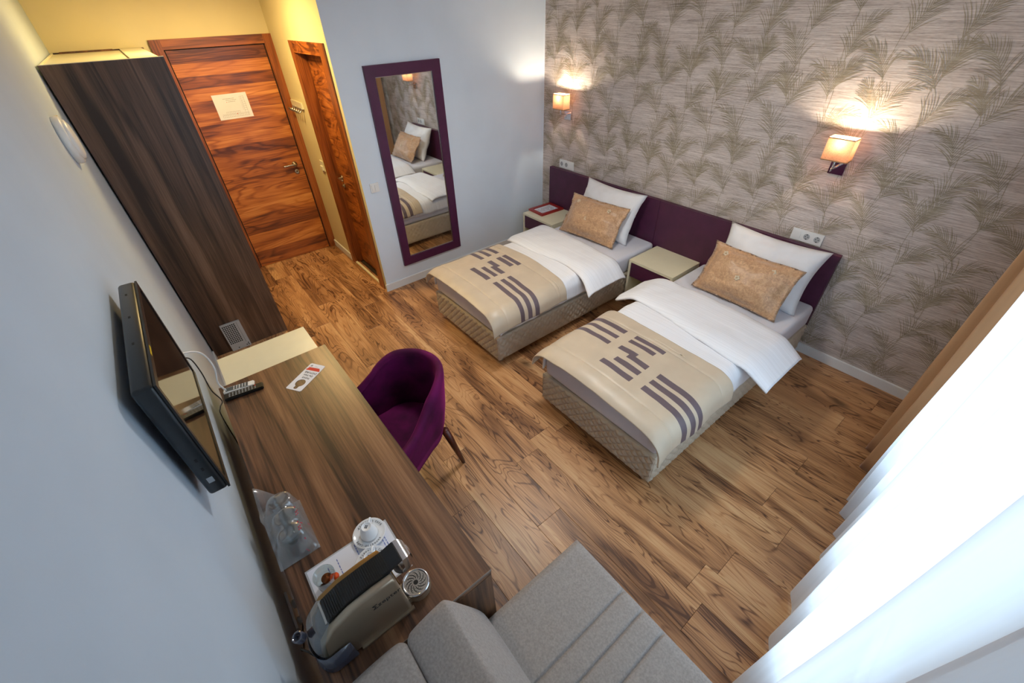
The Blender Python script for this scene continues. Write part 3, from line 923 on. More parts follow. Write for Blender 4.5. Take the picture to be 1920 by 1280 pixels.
# slotted vent at the foot of the wardrobe side
t = thing('vent_grille', 'grey slotted vent unit low on the dark side of the wardrobe', 'vent', (.02, -3.58, 0))
ob('housing', B(.001, .020, -3.655, -3.505, .002, .268), M['grey'], t, bevel=.002)
bm = nb()
for i in range(7):
    for j in range(11):
        yy = -3.645 + i * .0145; zz = .072 + j * .0172
        box(bm, .0195, .0206, yy, yy + .0095, zz, zz + .0115)
o = ob('slot_pattern', bm, M['slot'], t); o['kind'] = 'stuff'
ob('side_seam', B(.0195, .0204, -3.533, -3.5315, .05, .262), M['slot'], t)
for yy, zz in ((-3.52, .035), (-3.52, .02), (-3.535, .022), (-3.60, .02)):
    ob('button', lathe(nb(), (.0195, yy, zz), [(.005, 0), (.005, .002), (0, .002)], (1, 0, 0), 10), M['slot'], t)

# ------------------------------------------------------------------ low cream cabinet and desk
t = thing('low_cabinet', 'cream topped low cabinet between the wardrobe gap and the desk', 'cabinet', (1.41, -3.44, 0))
cx0, cx1, cy0, cy1, cz = 1.262, 1.545, -3.688, -3.195, .745
ob('top', B(cx0, cx1, cy0, cy1, cz - .022, cz), M['cream'], t, bevel=.0015)
ob('side_panel', B(cx0, cx0 + .02, cy0, cy1, 0, cz - .022), M['cream'], t)
ob('side_panel', B(cx1 - .02, cx1, cy0, cy1, 0, cz - .022), M['cream'], t)
ob('back_panel', B(cx0 + .02, cx1 - .02, cy0, cy0 + .012, 0, cz - .022), M['cream'], t)
dr = ob('door', B(cx0 + .022, cx1 - .022, cy1 - .02, cy1 - .001, .04, cz - .026), M['purple'], t)
ob('knob', lathe(nb(), (cx1 - .05, cy1 - .001, .6), [(.006, 0), (.006, .012), (.012, .018), (.010, .024), (0, .025)], (0, 1, 0), 14), M['steel'], dr, True)
t = thing('desk', 'long dark walnut desk against the television wall', 'desk', (2.38, -3.44, 0))
DX0, DX1, DY0, DY1, DZ = 1.556, 3.212, -3.725, -3.156, .76
ob('desktop', B(DX0, DX1 - .001, DY0, DY1, DZ - .036, DZ), M['lamx'], t)
ob('end_panel', B(DX1 - .036, DX1, DY0 + .001, DY1 - .001, 0, DZ - .0365), M['lamv2'], t)
ob('edge_band', B(DX1 - .001, DX1 + .0006, DY0, DY1 + .0004, DZ - .012, DZ + .0003), M['edge'], t, label='pale grey edge band on the end of the desktop')
ob('end_panel', B(DX0, DX0 + .036, DY0 + .001, DY1 - .001, 0, DZ - .0365), M['lamv2'], t)
ob('modesty_panel', B(DX0 + .036, DX1 - .036, DY0 + .12, DY0 + .138, .40, DZ - .0365), M['lamx'], t)

# ------------------------------------------------------------------ television
t = thing('television', 'black flat television mounted on the wall above the desk', 'television', (2.3, YT, 1.13))
tx0, tx1, tz0, tz1 = 1.955, 2.640, 1.150, 1.588
tilt = Matrix.Translation((2.3, -3.72, 1.13)) @ Matrix.Rotation(-.018, 4, 'X') @ Matrix.Translation((-2.3, 3.72, -1.13))
def tb(x0, x1, y0, y1, z0, z1, bv=0, seg=3):
    bm = box(nb(), x0, x1, y0, y1, z0, z1)
    if bv: bmesh.ops.bevel(bm, geom=list(bm.edges), offset=bv, segments=seg, affect='EDGES', profile=.5)
    bmesh.ops.transform(bm, matrix=tilt, verts=bm.verts)
    return bm
autosmooth(ob('casing', tb(tx0, tx1, -3.772, -3.7205, tz0, tz1, .012), M['tvbody'], t))
bm = tb(tx0 + .002, tx1 - .002, -3.7225, -3.7165, tz0 + .002, tz0 + .026)
for q in (tb(tx0 + .002, tx1 - .002, -3.7225, -3.7165, tz1 - .020, tz1 - .002), tb(tx0 + .002, tx0 + .020, -3.7225, -3.7165, tz0 + .026, tz1 - .020), tb(tx1 - .020, tx1 - .002, -3.7225, -3.7165, tz0 + .026, tz1 - .020)):
    me = bpy.data.meshes.new('x'); q.to_mesh(me); q.free(); bm.from_mesh(me); bpy.data.meshes.remove(me)
ob('bezel', bm, M['black'], t)
ob('screen', tb(tx0 + .020, tx1 - .020, -3.7222, -3.7190, tz0 + .026, tz1 - .020), M['screen'], t, label='glossy dark screen')
ob('brand_tab', tb(2.42, 2.47, -3.7165, -3.7160, tz1 - .014, tz1 - .006), M['yellow'], t, label='small pale tab on the bezel')
ob('sticker', tb(tx1 - .0005, tx1 + .0004, -3.755, -3.739, 1.203, 1.226), M['keys'], t, label='small white sticker on the side of the casing')
for xx in (2.05, 2.22, 2.39): ob('vent_hole', tb(xx, xx + .012, -3.752, -3.746, tz1 - .0005, tz1 + .0006), M['slot'], t)
for zz in (1.26, 1.30): ob('vent_hole', tb(tx1 - .0005, tx1 + .0006, -3.75, -3.744, zz, zz + .012), M['slot'], t)
ob('wall_bracket', B(2.16, 2.44, YT + .001, -3.768, 1.24, 1.48), M['black'], t)
wc = thing('antenna_cable', 'white cable hanging from the television down to the desk', 'cable', (1.66, -3.71, .9))
ob('cord', tube(nb(), spline([(1.95, -3.785, 1.25), (1.80, -3.76, 1.17), (1.70, -3.712, 1.10), (1.66, -3.686, 1.035), (1.65, -3.682, .945), (1.645, -3.703, .857), (1.632, -3.697, .800), (1.615, -3.695, .766), (1.612, -3.710, .7645)], 6), .0042, 8), M['white'], wc, True)
ob('plug', tube(nb(), [(1.86, -3.778, 1.215), (1.835, -3.768, 1.20), (1.79, -3.757, 1.162)], [.008, .009, .006], 10), M['white'], wc, True)
bc = ob('power_cord', tube(nb(), spline([(1.93, -3.76, 1.22), (1.86, -3.72, 1.17), (1.86, -3.711, 1.085), (1.865, -3.716, .98), (1.86, -3.705, .90), (1.80, -3.735, .82), (1.78, -3.752, .74), (1.78, -3.765, .40)], 6), .0025, 6), M['black'], None, True)
tag(bc, 'thin black cord running from the television behind the desk', 'cable')
pl = thing('wall_socket', 'white wall socket with two plugs low behind the desk', 'socket', (2.75, YT, .42))
ob('cover_plate', B(2.66, 2.82, YT + .001, YT + .010, .41, .50), M['white'], pl, bevel=.002)
for xx in (2.70, 2.775): ob('plug', tube(nb(), [(xx, YT + .010, .455), (xx, YT + .045, .455), (xx, YT + .052, .45)], [.018, .017, .010], 12), M['white'], pl, True)

# round detector on the television wall
t = thing('dome_fitting', 'round white dome fitting on the wall beside the wardrobe top', 'wall fitting', (.68, YT, 1.84))
ob('base_ring', lathe(nb(), (.68, YT + .001, 1.845), [(0, 0), (.104, 0), (.106, .012), (.104, .028), (.096, .032), (0, .032)], (0, 1, 0), 40), M['white'], t, True)
ob('dome', lathe(nb(), (.68, YT + .033, 1.845), [(.088, 0), (.087, .008), (.07, .015), (.04, .018), (0, .019)], (0, 1, 0), 40), M['white'], t, True)
bm = nb(); quad(bm, [(.648, YT + .030, 1.9465), (.672, YT + .030, 1.952), (.660, YT + .014, 1.9500)])
ob('warning_sticker', bm, M['yellow'], t)

# ------------------------------------------------------------------ armchair tucked under the desk
ang = -.27
cc = Vector((2.165, -3.005, 0)); ca, sa = math.cos(-ang), math.sin(-ang)
def CH(u, v, z):   # u to the chair's right as seen from behind the desk, v towards its back
    return Vector((cc.x + u * ca - v * sa, cc.y + u * sa + v * ca, z))
t = thing('tub_chair', 'purple velvet tub chair tucked under the long desk', 'chair', tuple(cc))
NS = 60
def outline(k, a, ra):
    """point on the tub's plan curve, k in [-1, 1], open towards the desk"""
    L = .22 + a * .12
    s = k * (ra * PI / 2 + .27)
    if abs(s) <= ra * PI / 2:
        th = s / ra
        return ra * math.sin(th), ra * math.cos(th) * 1.0 + .02, math.sin(th), math.cos(th)
    d = abs(s) - ra * PI / 2; sg = 1 if s > 0 else -1
    return sg * (ra + d * .24), .02 - d, sg * .97, .23 * 1
def rim(k):
    q = min(1, max(0, (abs(k) - .30) / .55)); q = q * q * (3 - 2 * q)
    return .815 - .15 * q
prof = []
bm = nb(); rings = []
for i in range(NS + 1):
    k = i / NS * 2 - 1
    rz = rim(k)
    ring = []
    for rad, z in ((.185, .36), (.205, .45), (.222, .58), (.234, rz - .04), (.233, rz - .012), (.222, rz), (.205, rz), (.194, rz - .012), (.188, rz - .05), (.178, .60), (.172, .47), (.17, .40)):
        u, v, nx, ny = outline(k, 0, rad)
        lean_ = (z - .36) * .10
        ring.append(bm.verts.new(CH(u, v + lean_ * ny * .6, z)))
    rings.append(ring)
for a, b in zip(rings, rings[1:]):
    for j in range(len(a)):
        jj = (j + 1) % len(a)
        bm.faces.new((a[j], b[j], b[jj], a[jj]))
bm.faces.new(rings[0]); bm.faces.new(rings[-1][::-1])
bmesh.ops.recalc_face_normals(bm, faces=bm.faces)
sh = ob('shell', bm, M['velvet'], t, True)
pts = []
for i in range(NS + 1):
    k = i / NS * 2 - 1
    u, v, nx, ny = outline(k, 0, .192)
    pts.append(CH(u, v + .03 * ny, rim(k) - .03))
ob('piping', tube(nb(), pts, .004, 6), M['velvet'], sh, True)
bm = nb()
poly = []
for i in range(25):
    u, v, _, _ = outline(i / 24 * 2 - 1, 0, .168); poly.append((u, v))
lo = [bm.verts.new(CH(u, v, .37)) for u, v in poly]; mid = [bm.verts.new(CH(u, v, .455)) for u, v in poly]; hi = [bm.verts.new(CH(u * .93, v * .93 - .004, .475)) for u, v in poly]
n_ = len(poly)
for A_, B_ in ((lo, mid), (mid, hi)):
    for i in range(n_): bm.faces.new((A_[i], A_[(i + 1) % n_], B_[(i + 1) % n_], B_[i]))
bm.faces.new(lo[::-1]); bm.faces.new(hi)
autosmooth(ob('seat', bm, M['velvet'], t))
for u, v, ou, ov in ((-.15, .15, -.03, .075), (.15, .15, .03, .075), (-.19, -.20, -.03, -.04), (.19, -.20, .03, -.04)):
    ob('leg', tube(nb(), [CH(u, v, .372), CH(u + ou * .5, v + ov * .5, .19), CH(u + ou, v + ov, 0)], [.024, .019, .012], 10), M['darkred'], t, True)

# ------------------------------------------------------------------ grey sofa
t = thing('sofa', 'grey heather fabric sofa with channel stitched seat beside the desk end', 'sofa', (3.62, -3.2, 0))
SX0, SX1 = 3.232, 4.05
seams = [SX0, 3.498, 3.592, 3.688, SX1 - .13]
def seat_fn(u, v):
    x = SX0 + (SX1 - .13 - SX0) * u
    d = min(abs(x - q) for q in seams[1:-1])
    z = .447 - .010 * math.exp(-(d / .0045) ** 2) - .002 * math.exp(-(d / .02) ** 2)
    yy = -3.24 + (.522) * v
    e = min(x - SX0, .03) / .03
    z -= .012 * (1 - e) ** 2
    ee = min(.522 * (1 - v), .03) / .03
    z -= .012 * (1 - ee) ** 2
    z += .002 * noise.noise(Vector((x * 6, yy * 5, 2)))
    return (x, yy, z)
bm = nb()
grid(bm, seat_fn, 220, 40)
x1s = SX1 - .13
box(bm, SX0, x1s, -3.24, -2.718, .13, .434)
ob('seat', bm, M['sofa'], t, True)
ob('base', B(SX0 + .01, x1s - .01, -3.70, -2.74, .06, .129), M['sofa'], t, bevel=.01)
yzp = [(-3.235, .449), (-3.218, .50), (-3.228, .60), (-3.262, .70), (-3.322, .850), (-3.338, .888), (-3.344, .899), (-3.354, .903), (-3.40, .893), (-3.46, .876), (-3.484, .865), (-3.492, .85), (-3.496, .70), (-3.496, .449)]
def cushion_block(name, poly, xa, xb, mat, parent, rr=.03, n=10, wob=0):
    cy = sum(p[0] for p in poly) / len(poly); cz_ = sum(p[1] for p in poly) / len(poly)
    bm = nb(); rings = []
    xs = [xa + rr * (1 - math.cos(q * PI / 2 / 4)) for q in range(5)] + [xa + rr + (xb - xa - 2 * rr) * q / n for q in range(1, n)] + [xb - rr * (1 - math.cos((4 - q) * PI / 2 / 4)) for q in range(5)]
    for x in xs:
        d = min(x - xa, xb - x)
        sc = 1 - .16 * (1 - min(1, d / rr)) ** 2
        ring = []
        for (yy, zz) in poly:
            q = (cy + (yy - cy) * sc, cz_ + (zz - cz_) * (1 - (1 - sc) * .7))
            nz = wob * noise.noise(Vector((x * 9, q[0] * 9, q[1] * 9)))
            ring.append(bm.verts.new((x, q[0] + nz, max(q[1] + nz, poly[0][1] if wob else q[1]))))
        rings.append(ring)
    for a, b in zip(rings, rings[1:]):
        for j in range(len(a)): bm.faces.new((a[j], a[(j + 1) % len(a)], b[(j + 1) % len(a)], b[j]))
    bm.faces.new(rings[0]); bm.faces.new(rings[-1])
    bmesh.ops.recalc_face_normals(bm, faces=bm.faces)
    o = ob(name, bm, mat, parent, True)
    m = o.modifiers.new('soft', 'SUBSURF'); m.levels = 1; m.render_levels = 2
    return o
cushion_block('back_cushion', yzp, 3.235, x1s - .004, M['sofa'], t, .03, 12, .004)
yzb = [(-3.482, .13), (-3.482, .83), (-3.487, .862), (-3.510, .872), (-3.60, .866), (-3.68, .850), (-3.71, .835), (-3.72, .80), (-3.72, .13)]
cushion_block('backrest_frame', yzb, 3.234, x1s - .004, M['sofa'], t, .03, 8)
for lx in (SX0 + .06, x1s - .06):
    for ly in (-2.80, -3.64): ob('leg', lathe(nb(), (lx, ly, 0), [(0, 0), (.018, 0), (.024, .06), (0, .06)], seg=14), M['black'], t, True)

# ------------------------------------------------------------------ things on the desk
Z = DZ + .0006
def remote(o, u, L, wd, h, body, label, name, rows, cols, keys, lcd=False):
    """o: near-left end centre, u: direction of the length"""
    u = Vector((u[0], u[1], 0)).normalized(); r = Vector((u.y, -u.x, 0))
    m = Matrix(((u.x, r.x, 0, o[0]), (u.y, r.y, 0, o[1]), (0, 0, 1, Z), (0, 0, 0, 1)))
    t = thing(name, label, 'remote control', (o[0], o[1], Z))
    bm = box(nb(), 0, L, -wd / 2, wd / 2, 0, h)
    bmesh.ops.bevel(bm, geom=list(bm.edges), offset=.004, segments=2, affect='EDGES')
    bmesh.ops.transform(bm, matrix=m, verts=bm.verts)
    autosmooth(ob('casing', bm, M[body], t))
    s0 = L * (.10 if not lcd else .62)
    if lcd: ob('display', box(nb(), L * .08, L * .5, -wd * .36, wd * .36, h - .0005, h + .0006, m), M['lcd'], t)
    if lcd:
        ob('key_panel', box(nb(), L * .53, L * .80, -wd * .38, wd * .38, h - .0005, h + .0006, m), M['lcd'], t)
        s0 = L * .30
    for i in range(rows):
        for j in range(cols):
            a = s0 + (L * (.84 if not lcd else .76) - s0) * (i + .5) / rows; b = wd * .72 * ((j + .5) / cols - .5)
            hh = h + .0006 if lcd else h
            ob('key', box(nb(), a - L * .018, a + L * .018, b - wd * .06, b + wd * .06, hh - .0005, hh + .0014, m), M['redink'] if (not lcd and i == rows - 1 and j == 0) else M[keys], t)
    return t
remote((1.672, -3.712), (.022, .150), .182, .046, .018, 'black', 'slim black remote control lying beside the cream cabinet', 'television_remote', 9, 3, 'keys')
remote((1.616, -3.706), (.03, .132), .145, .042, .016, 'white', 'white remote with grey display beside the black one', 'climate_remote', 5, 3, 'white', True)

# door hanger card
up = Vector((.545, -.838, 0)); rt = Vector((up.y, -up.x, 0))
co = Vector((1.774, -3.335, 0))
t = thing('door_hanger', 'white do not disturb door hanger card lying on the desk', 'door hanger', (co.x, co.y, Z))
bm = nb()
def CP(a, b, z=.0007): p = co + rt * a + up * b; return (p.x, p.y, Z + z)
hw, hh = .048, .103
outer = [(-hw + .006, -hh), (hw - .006, -hh), (hw, -hh + .006), (hw, hh - .006), (hw - .006, hh), (-hw + .006, hh), (-hw, hh - .006), (-hw, -hh + .006)]
hole = []
for i in range(22):
    a = PI / 2 + .42 + (2 * PI - .84) * i / 21
    hole.append((.027 * math.cos(a) - .002, .048 + .027 * math.sin(a)))
hole += [(.010, .088), (.005, .093), (-.006, .094), (-.012, .088)]
ov = [bm.verts.new(CP(*p)) for p in outer]; hv = [bm.verts.new(CP(*p)) for p in hole]
es = [bm.edges.new((ov[i], ov[(i + 1) % len(ov)])) for i in range(len(ov))] + [bm.edges.new((hv[i], hv[(i + 1) % len(hv)])) for i in range(len(hv))]
bmesh.ops.triangle_fill(bm, edges=es, use_beauty=True)
solid(ob('card', bm, M['sheetpaper'], t), .0006, 0)
for txt, b, sz in (('PLEASE', .008, .015), ('Do Not', -.012, .018), ('DISTURB', -.034, .019)):
    ob('lettering', lettering(nb(), txt, sz, frame_mtx(CP(-.004, b, .0013), rt, up)), M['blackink'], t)
bm = nb(); rnd = random.Random(4)
for k in range(3):
    z_ = .0013 + .0001 * k
    quad(bm, [CP(-.042 + .004 * k, -.052 - .007 * k, z_), CP(.042 - .006 * k, -.049 - .007 * k, z_), CP(.043 - .002 * k, -.058 - .007 * k, z_), CP(-.044 + .006 * k, -.061 - .007 * k, z_)])
o = ob('red_brush_stroke', bm, M['redink'], t); o['kind'] = 'stuff'
ob('emblem', box(nb(), -.008, .008, -.0005, .0005, 0, .0004, frame_mtx(CP(-.004, -.083, .001), rt, up)), M['ink'], t)
bm = nb(); m = frame_mtx(CP(.030, -.085, .001), rt, up)
for i in range(3):
    for j in range(3): box(bm, -.006 + i * .0042, -.003 + i * .0042, -.006 + j * .0042, -.003 + j * .0042, 0, .0004, m)
o = ob('small_emblem', bm, M['ink'], t); o['kind'] = 'stuff'

# laminated price sheet under the cups
t = thing('laminated_sheet', 'white laminated information sheet under the coffee cups', 'sheet', (2.913, -3.52, Z))
sx0, sx1, sy0, sy1 = 2.808, 3.018, -3.664, -3.368
ob('laminate', B(sx0 - .006, sx1 + .006, sy0 - .006, sy1 + .006, Z - .0003, Z + .0003), M['grey'], t, label='grey laminated rim')
ob('page', B(sx0, sx1, sy0, sy1, Z + .0003, Z + .0008), M['sheetpaper'], t)
bm = nb()
rnd = random.Random(9)
for k, (yy, xa, xb) in enumerate(((-3.395, 2.85, 2.99), (-3.405, 2.84, 2.95), (-3.452, 2.83, 3.0), (-3.46, 2.845, 2.99), (-3.495, 2.82, 2.96), (-3.565, 2.83, 3.0), (-3.60, 2.84, 2.97))):
    x = xa
    while x < xb:
        w_ = rnd.uniform(.006, .016)
        quad(bm, [(x, yy - .0016, Z + .001), (x + w_, yy - .0016, Z + .001), (x + w_, yy + .0016, Z + .001), (x, yy + .0016, Z + .001)])
        x += w_ + .003
o = ob('printed_lines', bm, M['blueink'], t); o['kind'] = 'stuff'

def cup_set(c, label_s, label_c, hdir):
    zz = Z + .0012
    s = thing('saucer', label_s, 'saucer', (c[0], c[1], zz), 'white espresso saucers')
    ob('dish', lathe(nb(), (c[0], c[1], zz), [(0, .001), (.030, .001), (.032, 0), (.036, .003), (.056, .010), (.0605, .0135), (.0595, .0150), (.055, .0125), (.036, .006), (.0, .005)], seg=40), M['porcelain'], s, True)
    bm = nb()
    for txt, a0 in (('ESPRESSO CAFE', .15), ('ESPRESSO CAFE', PI + .15)):
        for i, chh in enumerate(txt):
            if chh == ' ': continue
            a = a0 + hdir + 1.0 - i * .165
            d = Vector((math.cos(a), math.sin(a), 0)); tn = Vector((d.y, -d.x, 0))
            p = Vector((c[0], c[1], zz + .0116)) + d * .0475
            u = (d + Vector((0, 0, .33))).normalized()
            lettering(bm, chh, .0105, frame_mtx(p, tn, u), thick=.0002)
    o = ob('rim_lettering', bm, M['blackink'], s); o['kind'] = 'stuff'
    k = thing('espresso_cup', label_c, 'cup', (c[0], c[1], zz + .006), 'upturned espresso cups')
    z0 = zz + .0065
    ob('bowl', lathe(nb(), (c[0], c[1], z0), [(.031, 0), (.0325, .0005), (.032, .010), (.027, .030), (.021, .046), (.0185, .050), (.0185, .053), (.016, .053), (.015, .051), (0, .051)], seg=32), M['porcelain'], k, True)
    hd_ = Vector((math.cos(hdir), math.sin(hdir), 0)); C0 = Vector((c[0], c[1], z0))
    ob('handle', tube(nb(), spline([C0 + hd_ * .024 + Vector((0, 0, .038)), C0 + hd_ * .038 + Vector((0, 0, .040)), C0 + hd_ * .044 + Vector((0, 0, .030)), C0 + hd_ * .040 + Vector((0, 0, .018)), C0 + hd_ * .029 + Vector((0, 0, .014))], 5), .0042, 8), M['porcelain'], k, True)
    bm = nb(); mm = frame_mtx((c[0], c[1], z0 + .0512), (.7, .7, 0), (-.7, .7, 0))
    for i in range(2):
        for j in range(3): box(bm, -.006 + i * .0055, -.0015 + i * .0055, -.006 + j * .0042, -.0028 + j * .0042, 0, .0003, mm)
    o = ob('base_emblem', bm, M['blackink'], k); o['kind'] = 'stuff'
cup_set((2.822, -3.433), 'white lettered saucer at the corner of the sheet, fully in view', 'upturned white espresso cup on the fully visible saucer', 2.5)
cup_set((2.930, -3.470), 'white lettered saucer half hidden behind the coffee machine', 'upturned white espresso cup half hidden behind the coffee machine', 2.5)

def tumbler(c, z0, r, h, mat, name='body', parent=None, up=(0, 0, 1)):
    pr = [(0, .004), (r * .82, .004), (r * .86, .008), (r * .96, h), (r, h), (r * .99, h - .002), (r * .9, .0), (0, 0)]
    return ob(name, lathe(nb(), (c[0], c[1], z0), pr, up, 28), mat, parent, True)
t = thing('capsule_glass', 'clear glass holding coffee capsules on the laminated sheet', 'glass', (2.905, -3.612, Z + .001))
tumbler((2.905, -3.612), Z + .001, .035, .085, M['glass'], 'body', t)
def capsule(p, ax, mat, label):
    o = ob('coffee_capsule', lathe(nb(), p, [(0, 0), (.0165, .0), (.0175, .0015), (.0150, .003), (.0125, .020), (.009, .026), (0, .027)], ax, 20), mat, None, True)
    return tag(o, label, 'capsule', 'coffee capsules in the glass')
capsule((2.912, -3.622, Z + .012), (-.3, -.55, .75), M['capsule_dark'], 'dull brown coffee capsule in the glass')
capsule((2.893, -3.612, Z + .040), (.75, .1, .5), M['capsule'], 'shiny bronze coffee capsule on top in the glass')
capsule((2.912, -3.594, Z + .042), (.25, .5, .8), M['orange'], 'bright orange coffee capsule in the glass')

# plastic sleeve with three tumblers inside
gl = [((2.690, -3.655), 'clear tumbler at the open end inside the plastic sleeve'), ((2.615, -3.650), 'clear tumbler in the middle of the plastic sleeve'), ((2.532, -3.652), 'clear tumbler at the pointed end inside the plastic sleeve')]
for (gx, gy), lab in gl:
    o = tumbler((gx, gy), Z + .001, .034, .088, M['glass'], 'tumbler'); tag(o, lab, 'glass', 'tumblers in the plastic sleeve')
def sleeve(u, v):
    x = 2.375 + .372 * u
    w = .140 * min(1, .10 + u * 2.6)
    yc = -3.664 - .052 * (1 - min(1, u * 2.4))
    yy = yc + (v - .5) * w
    h = 0
    for (gx, gy), _ in gl:
        d = math.hypot(x - gx, (yy - gy) * .9)
        h = max(h, .0915 * min(1, max(0, 1.95 - d / .040)) ** 1.4)
    h += .006 * noise.noise(Vector((x * 26, yy * 26, 1))) + .004
    if u < .25: h = max(h, .055 * (1 - u / .25) ** .8 * (1 - .3 * v))
    h *= min(1, (1 - u) / .10) * min(1, v / .06 + .05) * min(1, (1 - v) / .06 + .05) if u > .3 else 1
    return (x, yy, Z + .003 + max(0, h))
t = thing('plastic_sleeve', 'frosted plastic sleeve holding tumblers near the wall side of the desk', 'bag', (2.56, -3.66, Z))
ob('top_film', grid(nb(), sleeve, 60, 26), M['bag'], t, True)
bm = nb(); quad(bm, [(2.49, -3.733, Z), (2.747, -3.7335, Z), (2.747, -3.594, Z), (2.50, -3.594, Z)])
ob('bottom_film', bm, M['bag'], t)
bm = nb()
for i in range(11):
    a = i * .0125
    for dx, dy in ((0, 0), (.008, .004)):
        if (i + int(dx * 500)) % 3 == 1: continue
        px, py = 2.60 + a * .9 + dx, -3.612 - a * .12 + dy
        hz = sleeve((px - 2.375) / .372, (py + 3.664) / .140 + .5)[2] + .0012
        quad(bm, [(px, py, hz), (px + .006, py, hz), (px + .006, py + .0035, hz), (px, py + .0035, hz)])
quad(bm, [(2.722, -3.640, Z + .004), (2.738, -3.632, Z + .004), (2.738, -3.628, Z + .004), (2.722, -3.636, Z + .004)])
quad(bm, [(2.632, -3.602, Z + .012), (2.645, -3.598, Z + .012), (2.645, -3.594, Z + .012), (2.632, -3.598, Z + .012)])
o = ob('printed_marks', bm, M['pinkink'], t); o['kind'] = 'stuff'

# ------------------------------------------------------------------ coffee machine
t = thing('coffee_machine', 'champagne capsule coffee machine with black ribbed lid on the desk', 'coffee machine', (3.09, -3.56, Z))
mx0, mx1 = 3.030, 3.146
yb_, yf_ = -3.690, -3.425
side = [(yf_, Z + .004), (yf_ - .002, Z + .015), (yf_ - .012, Z + .225), (yf_ - .018, Z + .245), (-3.50, Z + .247), (-3.575, Z + .240), (-3.635, Z + .215), (-3.672, Z + .170), (-3.688, Z + .110), (-3.690, Z + .004)]
def shell_side(xo, xi):
    bm = extrude(nb(), side, 0, min(xo, xi), max(xo, xi))
    bmesh.ops.bevel(bm, geom=[e for e in bm.edges if all(abs(v.co.x - xo) < 1e-6 for v in e.verts)], offset=.010, segments=4, affect='EDGES', profile=.5)
    return bm
autosmooth(ob('side_shell', shell_side(mx1, mx1 - .022), M['gold'], t))
autosmooth(ob('side_shell', shell_side(mx0, mx0 + .022), M['goldedge'], t))
core = [(y_ + (.006 if y_ < -3.6 else -.004), z_ - (.006 if z_ > Z + .1 else 0)) for y_, z_ in side]
ob('core', extrude(nb(), core, 0, mx0 + .0225, mx1 - .0225), M['black'], t)
# ribbed lid
lid = ob('lid', extrude(nb(), [(-3.395, Z + .262), (-3.40, Z + .268), (-3.44, Z + .257), (-3.50, Z + .256), (-3.575, Z + .249), (-3.632, Z + .226), (-3.632, Z + .212), (-3.575, Z + .236), (-3.50, Z + .244), (-3.44, Z + .245)], 0, mx0 + .024, mx1 - .024), M['black'], t)
for i in range(30):
    yy = -3.440 - i * .0064
    zz = Z + .2565 if yy > -3.50 else (Z + .2565 - (-3.50 - yy) * .10 if yy > -3.575 else Z + .249 - (-3.575 - yy) * .40)
    ob('rib', B(mx0 + .025, mx1 - .025, yy - .0014, yy + .0014, zz - .004, zz + .0026), M['rib'], lid)
ob('hinge_strip', extrude(nb(), [(-3.634, Z + .222), (-3.634, Z + .2255), (-3.640, Z + .2225), (-3.640, Z + .219)], 0, mx0 + .024, mx1 - .024), M['steel'], t)
autosmooth(ob('brew_head', lathe(nb(), ((mx0 + mx1) / 2, -3.402, Z + .168), [(0, 0), (.022, 0), (.026, .006), (.030, .060), (.030, .078), (.026, .084), (0, .085)], (0, .12, 1), 28), M['chrome'], t))
bm = box(nb(), mx0 + .022, mx1 - .022, -3.398, -3.366, Z + .196, Z + .264)
bmesh.ops.bevel(bm, geom=[e for e in bm.edges if abs(e.verts[0].co.y - e.verts[1].co.y) < 1e-6 and all(v.co.y > -3.37 for v in e.verts)], offset=.024, segments=5, affect='EDGES', profile=.5)
autosmooth(ob('lever_handle', bm, M['chrome'], t), .5)
ob('lever_grip', box(nb(), mx0 + .034, mx1 - .034, -3.3665, -3.3655, Z + .222, Z + .238), M['black'], t)
tc = (3.098, -3.383)
bm = lathe(nb(), (tc[0], tc[1], Z), [(0, 0), (.046, 0), (.047, .028), (.045, .034), (0, .034)], seg=36)
box(bm, tc[0] - .030, tc[0] + .030, -3.43, -3.40, Z, Z + .030)
autosmooth(ob('drip_tray', bm, M['gold'], t))
ob('tray_ring', lathe(nb(), (tc[0], tc[1], Z + .034), [(.0465, -.004), (.046, .004), (.041, .007), (.038, .003), (.038, 0), (.044, 0)], seg=36, closed=True), M['chrome'], t, True)
gr = ob('grate', lathe(nb(), (tc[0], tc[1], Z + .034), [(.038, 0), (.038, .003), (0, .003)], seg=36), M['steel'], t)
ob('grate_hole', lathe(nb(), (tc[0], tc[1], Z + .037), [(.008, 0), (.008, .0006), (0, .0006)], seg=18), M['slot'], gr)
for k in range(12):
    a = 2 * PI * k / 12
    pts = []
    for j in range(6):
        rr = .012 + .022 * j / 5; aa = a + .75 * (j / 5) ** 1.2
        pts.append((tc[0] + rr * math.cos(aa), tc[1] + rr * math.sin(aa), Z + .0372))
    ob('grate_slot', tube(nb(), pts, [.0008, .0013, .0015, .0015, .0013, .0008], 5), M['slot'], gr)
    bm = nb()
for k in range(12):
    a = 2 * PI * (k + .45) / 12
    for rr, da in ((.020, .25), (.027, .42), (.033, .58)):
        ob('grate_dot', lathe(nb(), (tc[0] + rr * math.cos(a + da), tc[1] + rr * math.sin(a + da), Z + .037), [(.0013, 0), (.0013, .0005), (0, .0005)], seg=6), M['slot'], gr)
autosmooth(ob('base_rail', extrude(nb(), [(yf_ + .004, Z), (yf_ + .004, Z + .010), (-3.60, Z + .010), (-3.60, Z)], 0, mx1 - .004, mx1 + .007), M['gold'], t))
